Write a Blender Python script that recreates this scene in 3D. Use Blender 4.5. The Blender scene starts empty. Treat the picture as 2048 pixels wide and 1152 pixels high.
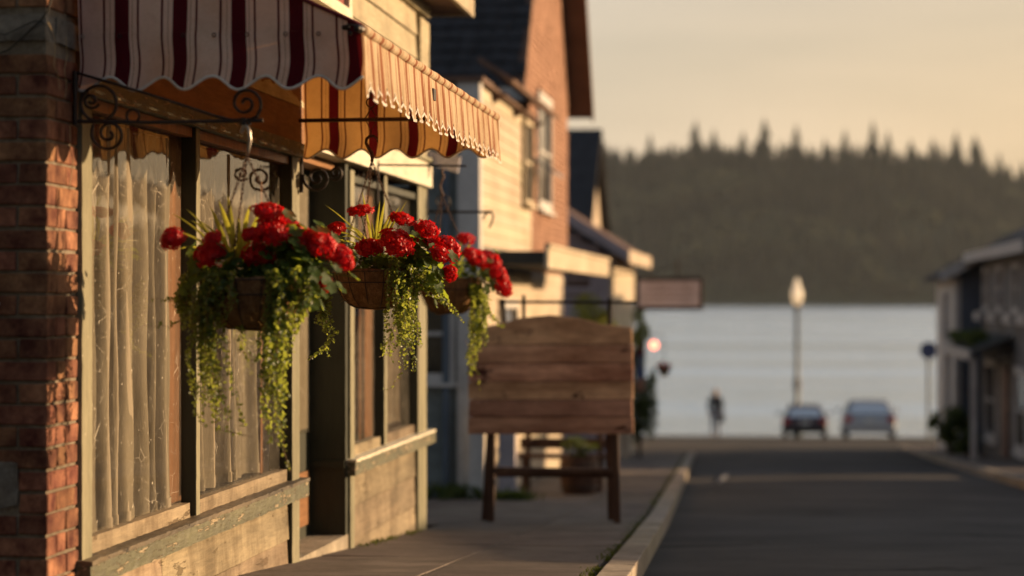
import bpy, bmesh, math, random
from mathutils import Vector, Matrix, noise
from math import sin, cos, tan, atan, pi, radians
rnd = random.Random(7)
sc = bpy.context.scene
C = sc.collection
# ------------------------------------------------------------------ camera, sky, sun
F = 4835.0                      # 85 mm lens on a 2048 pixel wide frame
TH = atan(524 / F)              # the camera looks a little left of the street's direction
HY = 598.0                      # height of the horizon
cam = bpy.data.cameras.new('camera'); camo = bpy.data.objects.new('camera', cam); C.objects.link(camo)
cam.lens = 85; cam.sensor_width = 36; cam.clip_start = 0.1; cam.clip_end = 30000
cam.shift_y = 22 / 2048
camo.location = (0, 0, 0); camo.rotation_euler = (pi / 2, 0, TH)
cam.dof.use_dof = True; cam.dof.focus_distance = 9.8; cam.dof.aperture_fstop = 1.8
sc.camera = camo
SUN_AZ, SUN_EL = radians(65), radians(11)     # azimuth from +Y (street direction) towards +X
w = bpy.data.worlds.new('World'); sc.world = w; w.use_nodes = True
nt = w.node_tree; nt.nodes.clear()
sky = nt.nodes.new('ShaderNodeTexSky'); sky.sky_type = 'NISHITA'; sky.sun_disc = False
sky.sun_elevation = SUN_EL; sky.sun_rotation = SUN_AZ; sky.air_density = 1.0; sky.dust_density = 4.0; sky.ozone_density = 1.0; sky.altitude = 0
bg = nt.nodes.new('ShaderNodeBackground'); bg.inputs['Strength'].default_value = 0.068
wo = nt.nodes.new('ShaderNodeOutputWorld')
# thin high cloud that warms and evens the whole dome
tc = nt.nodes.new('ShaderNodeTexCoord'); mp = nt.nodes.new('ShaderNodeMapping'); mp.inputs['Scale'].default_value = (1.2, 1.2, 7)
nz = nt.nodes.new('ShaderNodeTexNoise'); nz.inputs['Scale'].default_value = 3.0; nz.inputs['Detail'].default_value = 3
rp = nt.nodes.new('ShaderNodeMapRange'); rp.inputs['From Min'].default_value = .35; rp.inputs['From Max'].default_value = .75
rp.inputs['To Min'].default_value = .80; rp.inputs['To Max'].default_value = 1.22
mx = nt.nodes.new('ShaderNodeMix'); mx.data_type = 'RGBA'
dt = nt.nodes.new('ShaderNodeVectorMath'); dt.operation = 'DOT_PRODUCT'; dt.inputs[1].default_value = (sin(SUN_AZ) * cos(SUN_EL), cos(SUN_AZ) * cos(SUN_EL), sin(SUN_EL))
nt.links.new(tc.outputs['Generated'], dt.inputs[0])
wm = nt.nodes.new('ShaderNodeMapRange'); wm.inputs['From Min'].default_value = .16; wm.inputs['From Max'].default_value = .75; nt.links.new(dt.outputs['Value'], wm.inputs['Value'])
wc = nt.nodes.new('ShaderNodeMix'); wc.data_type = 'RGBA'; wc.inputs['A'].default_value = (7.6, 6.8, 5.7, 1); wc.inputs['B'].default_value = (10.2, 6.4, 2.9, 1)
nt.links.new(wm.outputs[0], wc.inputs['Factor'])
cz = nt.nodes.new('ShaderNodeMapRange'); cz.interpolation_type = 'SMOOTHSTEP'; cz.inputs['From Min'].default_value = .04; cz.inputs['From Max'].default_value = .42
wz = nt.nodes.new('ShaderNodeMix'); wz.data_type = 'RGBA'; wz.inputs['B'].default_value = (5.4, 6.0, 6.9, 1)
nt.links.new(wc.outputs['Result'], wz.inputs['A']); nt.links.new(cz.outputs[0], wz.inputs['Factor']); nt.links.new(wz.outputs['Result'], mx.inputs['B'])
nt.links.new(tc.outputs['Generated'], mp.inputs['Vector']); nt.links.new(mp.outputs[0], nz.inputs['Vector'])
sxyz = nt.nodes.new('ShaderNodeSeparateXYZ'); nt.links.new(tc.outputs['Generated'], sxyz.inputs[0]); nt.links.new(sxyz.outputs[2], cz.inputs['Value'])
el = nt.nodes.new('ShaderNodeMapRange'); el.interpolation_type = 'SMOOTHSTEP'; el.inputs['From Min'].default_value = 0.0; el.inputs['From Max'].default_value = .60
el.inputs['To Min'].default_value = .62; el.inputs['To Max'].default_value = .16; nt.links.new(sxyz.outputs[2], el.inputs['Value'])
ml = nt.nodes.new('ShaderNodeMath'); ml.operation = 'MULTIPLY'; ml.use_clamp = True
nt.links.new(nz.outputs['Fac'], rp.inputs['Value']); nt.links.new(rp.outputs[0], ml.inputs[0]); nt.links.new(el.outputs[0], ml.inputs[1]); nt.links.new(ml.outputs[0], mx.inputs['Factor'])
nt.links.new(sky.outputs[0], mx.inputs['A']); nt.links.new(mx.outputs['Result'], bg.inputs['Color']); nt.links.new(bg.outputs[0], wo.inputs[0])
sl = bpy.data.lights.new('sun', 'SUN'); so = bpy.data.objects.new('sun', sl); C.objects.link(so)
sl.energy = 5.0; sl.angle = radians(0.6); sl.color = (1.0, 0.66, 0.36)
sdir = Vector((sin(SUN_AZ) * cos(SUN_EL), cos(SUN_AZ) * cos(SUN_EL), sin(SUN_EL)))
so.rotation_euler = (-sdir).to_track_quat('-Z', 'Y').to_euler(); so.location = (20, 10, 8)
vs = sc.view_settings; vs.view_transform = 'Standard'; vs.look = 'None'; vs.exposure = 0.86; vs.gamma = 1.0; vs.use_curve_mapping = False
cy = sc.cycles; cy.use_denoising = True; cy.max_bounces = 8; cy.transparent_max_bounces = 16; cy.diffuse_bounces = 4
cy.glossy_bounces = 3; cy.transmission_bounces = 4; cy.volume_bounces = 1; cy.sample_clamp_indirect = 4.0
cy.caustics_reflective = False; cy.caustics_refractive = False

# ------------------------------------------------------------------ measuring helpers
def ang(px): return TH + atan((1024 - px) / F)
def yw(px, X): return -X / tan(ang(px))                 # where the sight line meets the plane X
def dep(X, Y): return Y * cos(TH) - X * sin(TH)
def P(px, py, Y):
    X = -Y * tan(ang(px)); return Vector((X, Y, (HY - py) * dep(X, Y) / F))
def Q(px, py, X):
    Y = yw(px, X); return Vector((X, Y, (HY - py) * dep(X, Y) / F))
GP = [(-40, -1.10), (7, -1.10), (9.5, -1.15), (12, -1.306), (20, -1.77), (75, -4.33), (106, -6.06), (400, -22)]
def G(y):
    for (a, b), (c, d) in zip(GP, GP[1:]):
        if y <= c: return b + (d - b) * (y - a) / (c - a)
    return -8
def R_(y):                                              # road level, below the pavement by the kerb
    return G(y) - (0.13 if y < 48 else 0.13 * max(0, 1 - (y - 48) / 16))
def XK(y): return -0.65 - 0.025 * (y - 11.5)            # kerb line

# ------------------------------------------------------------------ mesh helpers
ORG = {}
class MB:
    def __init__(s): s.v = []; s.f = []; s.uv = []
    def add(s, vs, fs, uvs=None):
        k = len(s.v); s.v += [Vector(q) for q in vs]; s.f += [tuple(i + k for i in f) for f in fs]
        s.uv += (uvs or [(0, 0)] * len(vs)); return s
    def box(s, x0, x1, y0, y1, z0, z1):
        return s.add([(x0,y0,z0),(x1,y0,z0),(x1,y1,z0),(x0,y1,z0),(x0,y0,z1),(x1,y0,z1),(x1,y1,z1),(x0,y1,z1)],
                     [(0,3,2,1),(4,5,6,7),(0,1,5,4),(1,2,6,5),(2,3,7,6),(3,0,4,7)])
    def hexa(s, p):     # eight points: four of one end, four of the other
        return s.add(p, [(0,3,2,1),(4,5,6,7),(0,1,5,4),(1,2,6,5),(2,3,7,6),(3,0,4,7)])
    def gbox(s, x0, x1, y0, y1, z0, z1, step=.05, amp=.002, ns=12):
        n = [max(1, min(90, int(round(abs(b - a) / step)))) for a, b in ((x0,x1),(y0,y1),(z0,z1))]
        L = [(x0, x1), (y0, y1), (z0, z1)]
        for ax in range(3):
            u, v = [i for i in range(3) if i != ax]
            for side in (0, 1):
                vs = []
                for i in range(n[u] + 1):
                    for j in range(n[v] + 1):
                        q = [0, 0, 0]; q[ax] = L[ax][side]
                        q[u] = L[u][0] + (L[u][1] - L[u][0]) * i / n[u]; q[v] = L[v][0] + (L[v][1] - L[v][0]) * j / n[v]
                        q = Vector(q); q += noise.noise_vector(q * ns) * amp + noise.noise_vector(q * ns * 4) * amp * .4
                        vs.append(q)
                fs = []
                for i in range(n[u]):
                    for j in range(n[v]):
                        a = i * (n[v] + 1) + j; b = a + n[v] + 1
                        fs.append((a, b, b + 1, a + 1) if (side == 1) ^ (ax == 1) else (a, a + 1, b + 1, b))
                s.add(vs, fs)
        return s
    def prism(s, poly, axis, a, b):
        def mk(p, t):
            return (t, p[0], p[1]) if axis == 'x' else (p[0], t, p[1]) if axis == 'y' else (p[0], p[1], t)
        n = len(poly)
        return s.add([mk(p, a) for p in poly] + [mk(p, b) for p in poly],
                     [tuple(range(n))[::-1], tuple(range(n, 2 * n))] + [(i, (i + 1) % n, n + (i + 1) % n, n + i) for i in range(n)])
    def tube(s, pts, r, n=6, closed=False, flat=1.0, cap=True):
        pts = [Vector(p) for p in pts]; m = len(pts); vs = []; k = len(pts)
        up = None
        for i, p in enumerate(pts):
            if closed: t = pts[(i + 1) % m] - pts[i - 1]
            else: t = pts[min(i + 1, m - 1)] - pts[max(i - 1, 0)]
            if t.length < 1e-9: t = Vector((0, 0, 1))
            t.normalize()
            if up is None: up = Vector((0, 1, 0)) if abs(t.y) < .8 else Vector((1, 0, 0))
            a = (up - t * up.dot(t)); a = a.normalized() if a.length > 1e-6 else t.orthogonal().normalized()
            up = a; b = t.cross(a); rr = r[i] if isinstance(r, (list, tuple)) else r
            for j in range(n):
                th = 2 * pi * j / n; vs.append(p + a * (rr * flat * cos(th)) + b * (rr * sin(th)))
        fs = []
        for i in range(m if closed else m - 1):
            for j in range(n):
                a0 = i * n + j; a1 = i * n + (j + 1) % n; b0 = ((i + 1) % m) * n + j; b1 = ((i + 1) % m) * n + (j + 1) % n
                fs.append((a0, a1, b1, b0))
        if cap and not closed: fs += [tuple(range(n))[::-1], tuple(range((m - 1) * n, m * n))]
        return s.add(vs, fs)
    def lathe(s, prof, c, n=24, wob=0):
        c = Vector(c); vs = []; m = len(prof)
        for j in range(n):
            th = 2 * pi * j / n
            for (r, z) in prof:
                q = Vector((r * cos(th), r * sin(th), z)) 
                if wob: q += noise.noise_vector(q * 14 + c) * wob
                vs.append(c + q)
        fs = [(j * m + i, ((j + 1) % n) * m + i, ((j + 1) % n) * m + i + 1, j * m + i + 1) for j in range(n) for i in range(m - 1)]
        return s.add(vs, fs)
    def ball(s, c, r, n=10, sq=(1, 1, 1)):
        c = Vector(c); k = n // 2
        vs = [c + Vector((r*sq[0]*sin(pi*i/k)*cos(2*pi*j/n), r*sq[1]*sin(pi*i/k)*sin(2*pi*j/n), r*sq[2]*cos(pi*i/k))) for i in range(k+1) for j in range(n)]
        return s.add(vs, [(i*n+j, (i+1)*n+j, (i+1)*n+(j+1)%n, i*n+(j+1)%n) for i in range(k) for j in range(n)])
    def sheet(s, fn, nu, nv, uvf=None):
        vs = []; uv = []
        for i in range(nu + 1):
            for j in range(nv + 1):
                vs.append(fn(i / nu, j / nv)); uv.append(uvf(i / nu, j / nv) if uvf else (i / nu, j / nv))
        return s.add(vs, [(i*(nv+1)+j, (i+1)*(nv+1)+j, (i+1)*(nv+1)+j+1, i*(nv+1)+j+1) for i in range(nu) for j in range(nv)], uv)
    def mesh(s, name, mat, org=Vector(), smooth=False):
        me = bpy.data.meshes.new(name); me.from_pydata([tuple(q - org) for q in s.v], [], s.f)
        if any(u != (0, 0) for u in s.uv):
            ul = me.uv_layers.new(name='UVMap')
            for l in me.loops: ul.data[l.index].uv = s.uv[l.vertex_index]
        if mat: me.materials.append(mat)
        if smooth: me.polygons.foreach_set('use_smooth', [True] * len(me.polygons))
        me.update(); return me
    def build(s, name, mat, parent=None, smooth=False, kind=None, label=None, bevel=0, at=None):
        org = ORG[parent.name] if parent else (Vector(at) if at is not None else (sum(s.v, Vector()) / len(s.v)))
        o = bpy.data.objects.new(name, s.mesh(name, mat, org, smooth)); C.objects.link(o)
        if parent: o.parent = parent
        else: o.location = org
        ORG[o.name] = org
        if kind: o['kind'] = kind
        if label: o['label'] = label
        if bevel:
            b = o.modifiers.new('bevel', 'BEVEL'); b.width = bevel; b.segments = 2; b.limit_method = 'ANGLE'
        return o
def tag(o, label, cat, group=None, kind=None):
    o['label'] = label; o['category'] = cat
    if group: o['group'] = group
    if kind: o['kind'] = kind
    return o
def thing(name, loc, label, cat, group=None):
    o = bpy.data.objects.new(name, None); C.objects.link(o); o.location = loc; o.empty_display_size = .1; ORG[o.name] = Vector(loc)
    return tag(o, label, cat, group)
def inst(name, me, parent, loc, rot=None, scale=1):      # one piece sharing its mesh; loc in world coordinates
    o = bpy.data.objects.new(name, me); C.objects.link(o)
    if parent: o.parent = parent; o.location = Vector(loc) - ORG[parent.name]
    else: o.location = loc
    if rot is not None: o.rotation_euler = rot
    o.scale = (scale,) * 3 if not isinstance(scale, (tuple, list)) else scale
    ORG[o.name] = Vector(loc); return o

# ------------------------------------------------------------------ materials
MT = {}
def N(nt, t, **kw):
    n = nt.nodes.new(t)
    for k, v in kw.items():
        if k in n.inputs: n.inputs[k].default_value = v
        else: setattr(n, k, v)
    return n
def base(name):
    m = bpy.data.materials.new(name); m.use_nodes = True; nt = m.node_tree; nt.nodes.clear()
    out = nt.nodes.new('ShaderNodeOutputMaterial'); MT[name] = m; return m, nt, out
def ramp2(nt, fac, c1, c2, lo=.35, hi=.65):
    r = nt.nodes.new('ShaderNodeValToRGB'); r.color_ramp.elements[0].position = lo; r.color_ramp.elements[1].position = hi
    r.color_ramp.elements[0].color = (*c1, 1); r.color_ramp.elements[1].color = (*c2, 1); nt.links.new(fac, r.inputs[0]); return r.outputs[0]
def mixc(nt, fac, a, b, mode='MIX'):
    x = nt.nodes.new('ShaderNodeMix'); x.data_type = 'RGBA'; x.blend_type = mode
    for sk, v in (('Factor', fac), ('A', a), ('B', b)):
        if hasattr(v, 'links'): nt.links.new(v, x.inputs[sk])
        elif isinstance(v, tuple): x.inputs[sk].default_value = (*v, 1)
        else: x.inputs[sk].default_value = v
    return x.outputs['Result']
def noi(nt, vec, scale, detail=4, rough=.6, stretch=None):
    if stretch:
        mp = nt.nodes.new('ShaderNodeMapping'); mp.inputs['Scale'].default_value = stretch; nt.links.new(vec, mp.inputs[0]); vec = mp.outputs[0]
    n = N(nt, 'ShaderNodeTexNoise', Scale=scale, Detail=detail, Roughness=rough); nt.links.new(vec, n.inputs['Vector']); return n.outputs['Fac']
def M(name, c1, c2=None, scale=3, rough=.75, spec=.3, bump=.3, bdist=.004, bscale=60, stretch=None, rand=0,
      chip=None, chip_at=.62, chip_scale=9, chip_st=None, speck=None, speck_at=.72, speck_scale=60, transl=None, tfac=.5, metal=0, lo=.35, hi=.65, grime=0):
    m, nt, out = base(name); geo = nt.nodes.new('ShaderNodeNewGeometry'); vec = geo.outputs['Position']
    p = nt.nodes.new('ShaderNodeBsdfPrincipled'); p.inputs['Roughness'].default_value = rough
    p.inputs['Specular IOR Level'].default_value = spec; p.inputs['Metallic'].default_value = metal
    col = ramp2(nt, noi(nt, vec, scale, 5, .65, stretch), c1, c2 or tuple(c * 1.35 for c in c1), lo, hi)
    fine = noi(nt, vec, bscale, 6, .7, stretch)
    col = mixc(nt, .55, col, ramp2(nt, fine, (.55, .55, .55), (1.35, 1.35, 1.35), .3, .7), 'MULTIPLY')
    h = fine
    if grime:
        gr = ramp2(nt, noi(nt, vec, 2.2, 6, .75, (1, 1, .5)), (.35, .3, .25), (1, 1, 1), .38, .56); col = mixc(nt, grime, col, gr, 'MULTIPLY')
    if chip:
        f = ramp2(nt, noi(nt, vec, chip_scale, 8, .72, chip_st), (0, 0, 0), (1, 1, 1), chip_at, chip_at + .035)
        col = mixc(nt, f, col, chip)
        a = N(nt, 'ShaderNodeMath', operation='MULTIPLY_ADD'); nt.links.new(f, a.inputs[0]); a.inputs[1].default_value = -1.2; nt.links.new(h, a.inputs[2]); h = a.outputs[0]
    if speck:
        f = ramp2(nt, noi(nt, vec, speck_scale, 3, .5), (0, 0, 0), (1, 1, 1), speck_at, speck_at + .03); col = mixc(nt, f, col, speck)
    if rand:
        oi = nt.nodes.new('ShaderNodeObjectInfo')
        hs = nt.nodes.new('ShaderNodeHueSaturation'); mr = N(nt, 'ShaderNodeMapRange'); mr.inputs['To Min'].default_value = 1 - rand; mr.inputs['To Max'].default_value = 1 + rand
        nt.links.new(oi.outputs['Random'], mr.inputs['Value']); nt.links.new(mr.outputs[0], hs.inputs['Value']); nt.links.new(col, hs.inputs['Color'])
        m2 = N(nt, 'ShaderNodeMath', operation='MULTIPLY_ADD'); nt.links.new(oi.outputs['Random'], m2.inputs[0]); m2.inputs[1].default_value = 3.7; m2.inputs[2].default_value = 0
        m3 = N(nt, 'ShaderNodeMath', operation='FRACT'); nt.links.new(m2.outputs[0], m3.inputs[0])
        m4 = N(nt, 'ShaderNodeMapRange'); m4.inputs['To Min'].default_value = .485; m4.inputs['To Max'].default_value = .51; nt.links.new(m3.outputs[0], m4.inputs['Value']); nt.links.new(m4.outputs[0], hs.inputs['Hue'])
        col = hs.outputs[0]
    nt.links.new(col, p.inputs['Base Color'])
    b = N(nt, 'ShaderNodeBump', Strength=bump, Distance=bdist); nt.links.new(h, b.inputs['Height']); nt.links.new(b.outputs[0], p.inputs['Normal'])
    sh = p.outputs[0]
    if transl:
        t = nt.nodes.new('ShaderNodeBsdfTranslucent')
        tcv = mixc(nt, .6, transl, ramp2(nt, fine, (.7, .7, .7), (1.3, 1.3, 1.3), .3, .7), 'MULTIPLY')
        nt.links.new(tcv, t.inputs[0]); nt.links.new(b.outputs[0], t.inputs['Normal'])
        ms = nt.nodes.new('ShaderNodeMixShader'); ms.inputs[0].default_value = tfac; nt.links.new(sh, ms.inputs[1]); nt.links.new(t.outputs[0], ms.inputs[2]); sh = ms.outputs[0]
    nt.links.new(sh, out.inputs[0]); return m
GW = (.30, .25, .18)
m_brick = M('brick_red', (.080, .025, .017), (.33, .165, .092), 9, .85, .2, .8, .004, 70, rand=.25, speck=(.5, .48, .44), speck_at=.735, speck_scale=34, chip=(.035, .022, .018), chip_at=.64, chip_scale=42, grime=.45)
m_mortar = M('mortar', (.16, .135, .10), (.27, .23, .18), 14, .9, .1, 1, .006, 110, grime=.4)
m_cement = M('cement_patch', (.12, .11, .095), (.24, .22, .19), 12, .9, .1, 1, .006, 60, speck=(.45, .43, .4), speck_at=.72, speck_scale=40)
m_sill = M('flaking_green_paint', (.055, .062, .036), (.12, .12, .07), 5, .55, .45, .8, .004, 70, (1, .12, 1), chip=(.30, .24, .15), chip_at=.555, chip_scale=20, chip_st=(1, .28, 2.0), grime=.5)
m_silltop = M('worn_sill_top', (.05, .042, .03), (.15, .115, .07), 8, .6, .4, .9, .005, 55, (1, .12, 1), chip=(.02, .017, .014), chip_at=.60, chip_scale=14, chip_st=(1, .5, 1))
m_trim = M('pale_green_trim', (.14, .135, .085), (.235, .22, .145), 6, .65, .3, .6, .003, 80, (1, 1, .15), chip=(.10, .09, .06), chip_at=.66, chip_scale=16, chip_st=(1, 1, .3), speck=(.55, .52, .4), speck_at=.72, speck_scale=50)
m_cream = M('weathered_cream_boards', (.16, .13, .085), (.31, .25, .165), 5, .75, .25, .7, .004, 60, (1, .1, 1), chip=(.13, .095, .055), chip_at=.60, chip_scale=8, chip_st=(1, .3, 2), grime=.7, rand=.12)
m_creamwall = M('cream_painted_boards', (.33, .285, .19), (.45, .39, .27), 4, .7, .25, .4, .004, 60, (1, .1, 1), grime=.4, rand=.06)
m_header = M('bright_header_board', (.52, .485, .37), (.62, .58, .46), 4, .65, .3, .3, .003, 60, (1, .1, 1), grime=.2)
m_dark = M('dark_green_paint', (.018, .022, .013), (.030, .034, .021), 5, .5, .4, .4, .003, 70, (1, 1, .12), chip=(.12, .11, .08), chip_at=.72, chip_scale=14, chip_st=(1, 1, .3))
m_brown = M('varnished_brown_wood', (.15, .06, .02), (.28, .115, .04), 6, .45, .4, .3, .003, 60, (1, 1, .06), lo=.4, hi=.6)
m_ceil = M('brown_soffit_board', (.16, .075, .03), (.24, .12, .05), 6, .7, .2, .5, .004, 50, (1, .1, 1))
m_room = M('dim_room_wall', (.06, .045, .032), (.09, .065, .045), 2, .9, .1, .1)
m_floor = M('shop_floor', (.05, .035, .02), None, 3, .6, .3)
m_iron = M('black_wrought_iron', (.012, .009, .008), (.03, .018, .012), 30, .5, .5, .5, .002, 160, metal=.3)
m_rust = M('rusty_hook', (.05, .022, .012), (.10, .045, .025), 40, .6, .5, .5, .002, 200, metal=.3)
m_galv = M('worn_steel', (.28, .25, .22), (.42, .38, .33), 30, .35, .5, .3, .001, 160, metal=.8)
m_coir = M('coconut_fibre', (.16, .085, .04), (.32, .18, .09), 30, .95, .1, 1, .012, 150, (1, 1, .6), transl=(.3, .15, .06), tfac=.12)
m_fibre = M('loose_fibre', (.42, .26, .12), None, 20, .8, .2, .1, transl=(.6, .36, .14), tfac=.5)
m_leaf = M('geranium_leaf', (.022, .052, .013), (.045, .09, .02), 25, .6, .25, .5, .003, 90, transl=(.40, .50, .04), tfac=.45)
m_vine = M('creeper_leaf', (.035, .075, .018), (.075, .125, .03), 22, .38, .5, .2, .002, 90, transl=(.44, .50, .07), tfac=.45)
m_stem = M('vine_stem', (.13, .075, .035), (.2, .12, .05), 20, .6, .3, .1)
m_gstem = M('green_stem', (.07, .12, .03), None, 20, .5, .4, .1, transl=(.2, .3, .05), tfac=.3)
m_blade = M('striped_grass_blade', (.05, .085, .015), (.13, .15, .025), 18, .4, .4, .2, .002, 80, transl=(.50, .48, .06), tfac=.5)
m_petal = M('red_petal', (.40, .003, .006), (.66, .008, .010), 40, .45, .35, .3, .002, 120, transl=(.80, .012, .012), tfac=.34)
m_curtain = M('sheer_curtain', (.23, .20, .15), (.33, .285, .215), 3, .9, .1, .5, .002, 260, (1, 1, .1), transl=(.40, .33, .24), tfac=.22)
m_slab = M('pavement_concrete', (.09, .072, .06), (.15, .125, .105), 3, .8, .3, .8, .006, 60, rand=.12, grime=.5, speck=(.06, .05, .04), speck_at=.66, speck_scale=30)
m_kerb = M('kerb_concrete', (.22, .19, .15), (.36, .31, .24), 4, .8, .3, .8, .006, 50, rand=.1, grime=.5)
m_asph = M('asphalt', (.032, .031, .032), (.072, .068, .065), .5, .85, .12, .8, .008, 45, speck=(.075, .07, .068), speck_at=.66, speck_scale=55, chip=(.010, .010, .011), chip_at=.60, chip_scale=.8, chip_st=(.5, 1.4, 1))
m_line = M('worn_white_line', (.22, .21, .20), (.34, .33, .31), 6, .7, .3, .3, chip=(.06, .06, .06), chip_at=.52, chip_scale=6)
m_plank = M('knotty_brown_plank', (.29, .14, .078), (.64, .385, .245), 7, .7, .25, .7, .004, 40, (.18, 1, 1), rand=.24, chip=(.075, .028, .018), chip_at=.585, chip_scale=3.6, chip_st=(.6, 1, 1.4), grime=.3)
m_post = M('dark_stained_post', (.045, .02, .013), (.10, .05, .03), 6, .65, .3, .6, .004, 60, (1, 1, .15))
m_grey = M('blue_grey_siding', (.13, .155, .155), (.18, .205, .20), 3, .7, .3, .3, .003, 50, (.2, 1, 1), grime=.25, rand=.05)
m_white = M('off_white_trim', (.42, .41, .40), (.52, .51, .49), 4, .6, .3, .3, grime=.25)
m_creamB = M('cream_lap_siding', (.38, .32, .22), (.48, .41, .30), 3, .65, .3, .3, .003, 50, (1, .2, 1), grime=.25, rand=.05)
m_brickB = M('orange_brown_brick', (.22, .115, .075), (.38, .22, .15), 5, .85, .2, .6, .006, 30, grime=.3)
m_shing = M('dark_roof_shingle', (.016, .017, .020), (.035, .036, .042), 5, .85, .25, .8, .006, 40)
m_soffit = M('brown_soffit', (.10, .06, .045), (.15, .09, .065), 4, .7, .2, .3)
m_lav = M('pale_lavender_wall', (.26, .24, .26), (.34, .31, .33), 3, .7, .3, .3, rand=.05)
m_blueg = M('slate_blue_siding', (.075, .095, .13), (.10, .125, .165), 3, .7, .3, .3, rand=.05)
m_taupe = M('taupe_siding', (.095, .097, .10), (.14, .142, .148), 3, .7, .3, .3, rand=.05)
m_door = M('reddish_door', (.10, .04, .025), (.15, .06, .04), 5, .6, .4, .3)
m_canopy = M('dark_canopy', (.03, .032, .03), (.05, .05, .045), 5, .8, .2, .3)
m_pinksign = M('faded_pink_sign', (.52, .49, .52), (.62, .58, .62), 9, .6, .3, .2, grime=.3)
m_signink = M('faded_sign_ink', (.22, .15, .15), None, 5, .7, .2, .1)
m_maroon = M('maroon_sign_paint', (.16, .03, .022), (.22, .05, .035), 8, .6, .3, .3)
m_gold = M('gold_letter_paint', (.50, .28, .09), (.62, .38, .14), 10, .5, .4, .2)
m_bark = M('bark', (.05, .035, .025), None, 9, .9, .1, .8)
m_bush = M('shrub_leaf', (.025, .045, .012), (.055, .08, .02), 12, .6, .3, .2, transl=(.16, .2, .03), tfac=.4)
m_bushy = M('yellow_green_leaf', (.09, .11, .02), (.16, .17, .03), 12, .6, .3, .2, transl=(.35, .36, .05), tfac=.4)
m_moss = M('moss', (.05, .07, .015), (.11, .12, .03), 30, .9, .1, .3, transl=(.15, .18, .03), tfac=.3)
m_forest = M('conifer_mass', (.005, .007, .005), (.036, .038, .023), .016, .9, .1, .1, transl=(.05, .06, .02), tfac=.2, bscale=.05)
m_hill = M('hill_soil', (.02, .026, .012), (.04, .045, .02), .01, .9, .1, .1)
m_field = M('hill_clearing_grass', (.12, .13, .045), (.16, .16, .06), .02, .9, .1, .1)
m_skin = M('skin', (.45, .24, .16), None, 20, .6, .3, .05)
m_jacket = M('dark_jacket', (.012, .012, .016), (.022, .021, .026), 20, .8, .2, .2)
m_jean = M('grey_trousers', (.16, .16, .19), None, 20, .8, .2, .2)
m_coat = M('dark_brown_coat', (.03, .02, .018), None, 20, .8, .2, .2)
m_hair = M('fair_hair', (.28, .16, .07), None, 40, .6, .3, .2)
m_tyre = M('tyre_rubber', (.012, .012, .012), None, 30, .8, .3, .2)
m_redlamp = M('red_lamp_glass', (.35, .015, .015), None, 20, .2, .6, .05)
m_plate = M('licence_plate', (.5, .5, .48), None, 20, .4, .5, .05)
m_cable = M('black_cable', (.01, .01, .01), None, 30, .5, .4, .2)
m_straw = M('dry_tendril', (.30, .22, .12), None, 30, .7, .2, .1)
m_web = M('cobweb_thread', (.5, .47, .4), None, 30, .4, .5, .05)
m_bluesign = M('blue_sign_paint', (.015, .035, .11), None, 10, .4, .5, .05)
m_lampgreen = M('grey_green_lamp_paint', (.10, .11, .10), (.14, .15, .13), 8, .5, .4, .2)
def paint(name, c, rough=.25, metal=.3):
    m, nt, out = base(name); p = nt.nodes.new('ShaderNodeBsdfPrincipled'); p.inputs['Base Color'].default_value = (*c, 1)
    p.inputs['Roughness'].default_value = rough; p.inputs['Metallic'].default_value = metal; p.inputs['Coat Weight'].default_value = .6
    geo = nt.nodes.new('ShaderNodeNewGeometry'); f = ramp2(nt, noi(nt, geo.outputs['Position'], 6, 5), (rough,) * 3, (rough + .25,) * 3)
    nt.links.new(f, p.inputs['Roughness']); nt.links.new(p.outputs[0], out.inputs[0]); return m
m_carred = paint('dark_red_car_paint', (.035, .006, .009), .4, 0); m_carsil = paint('silver_car_paint', (.33, .34, .36), .4, .2)
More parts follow.
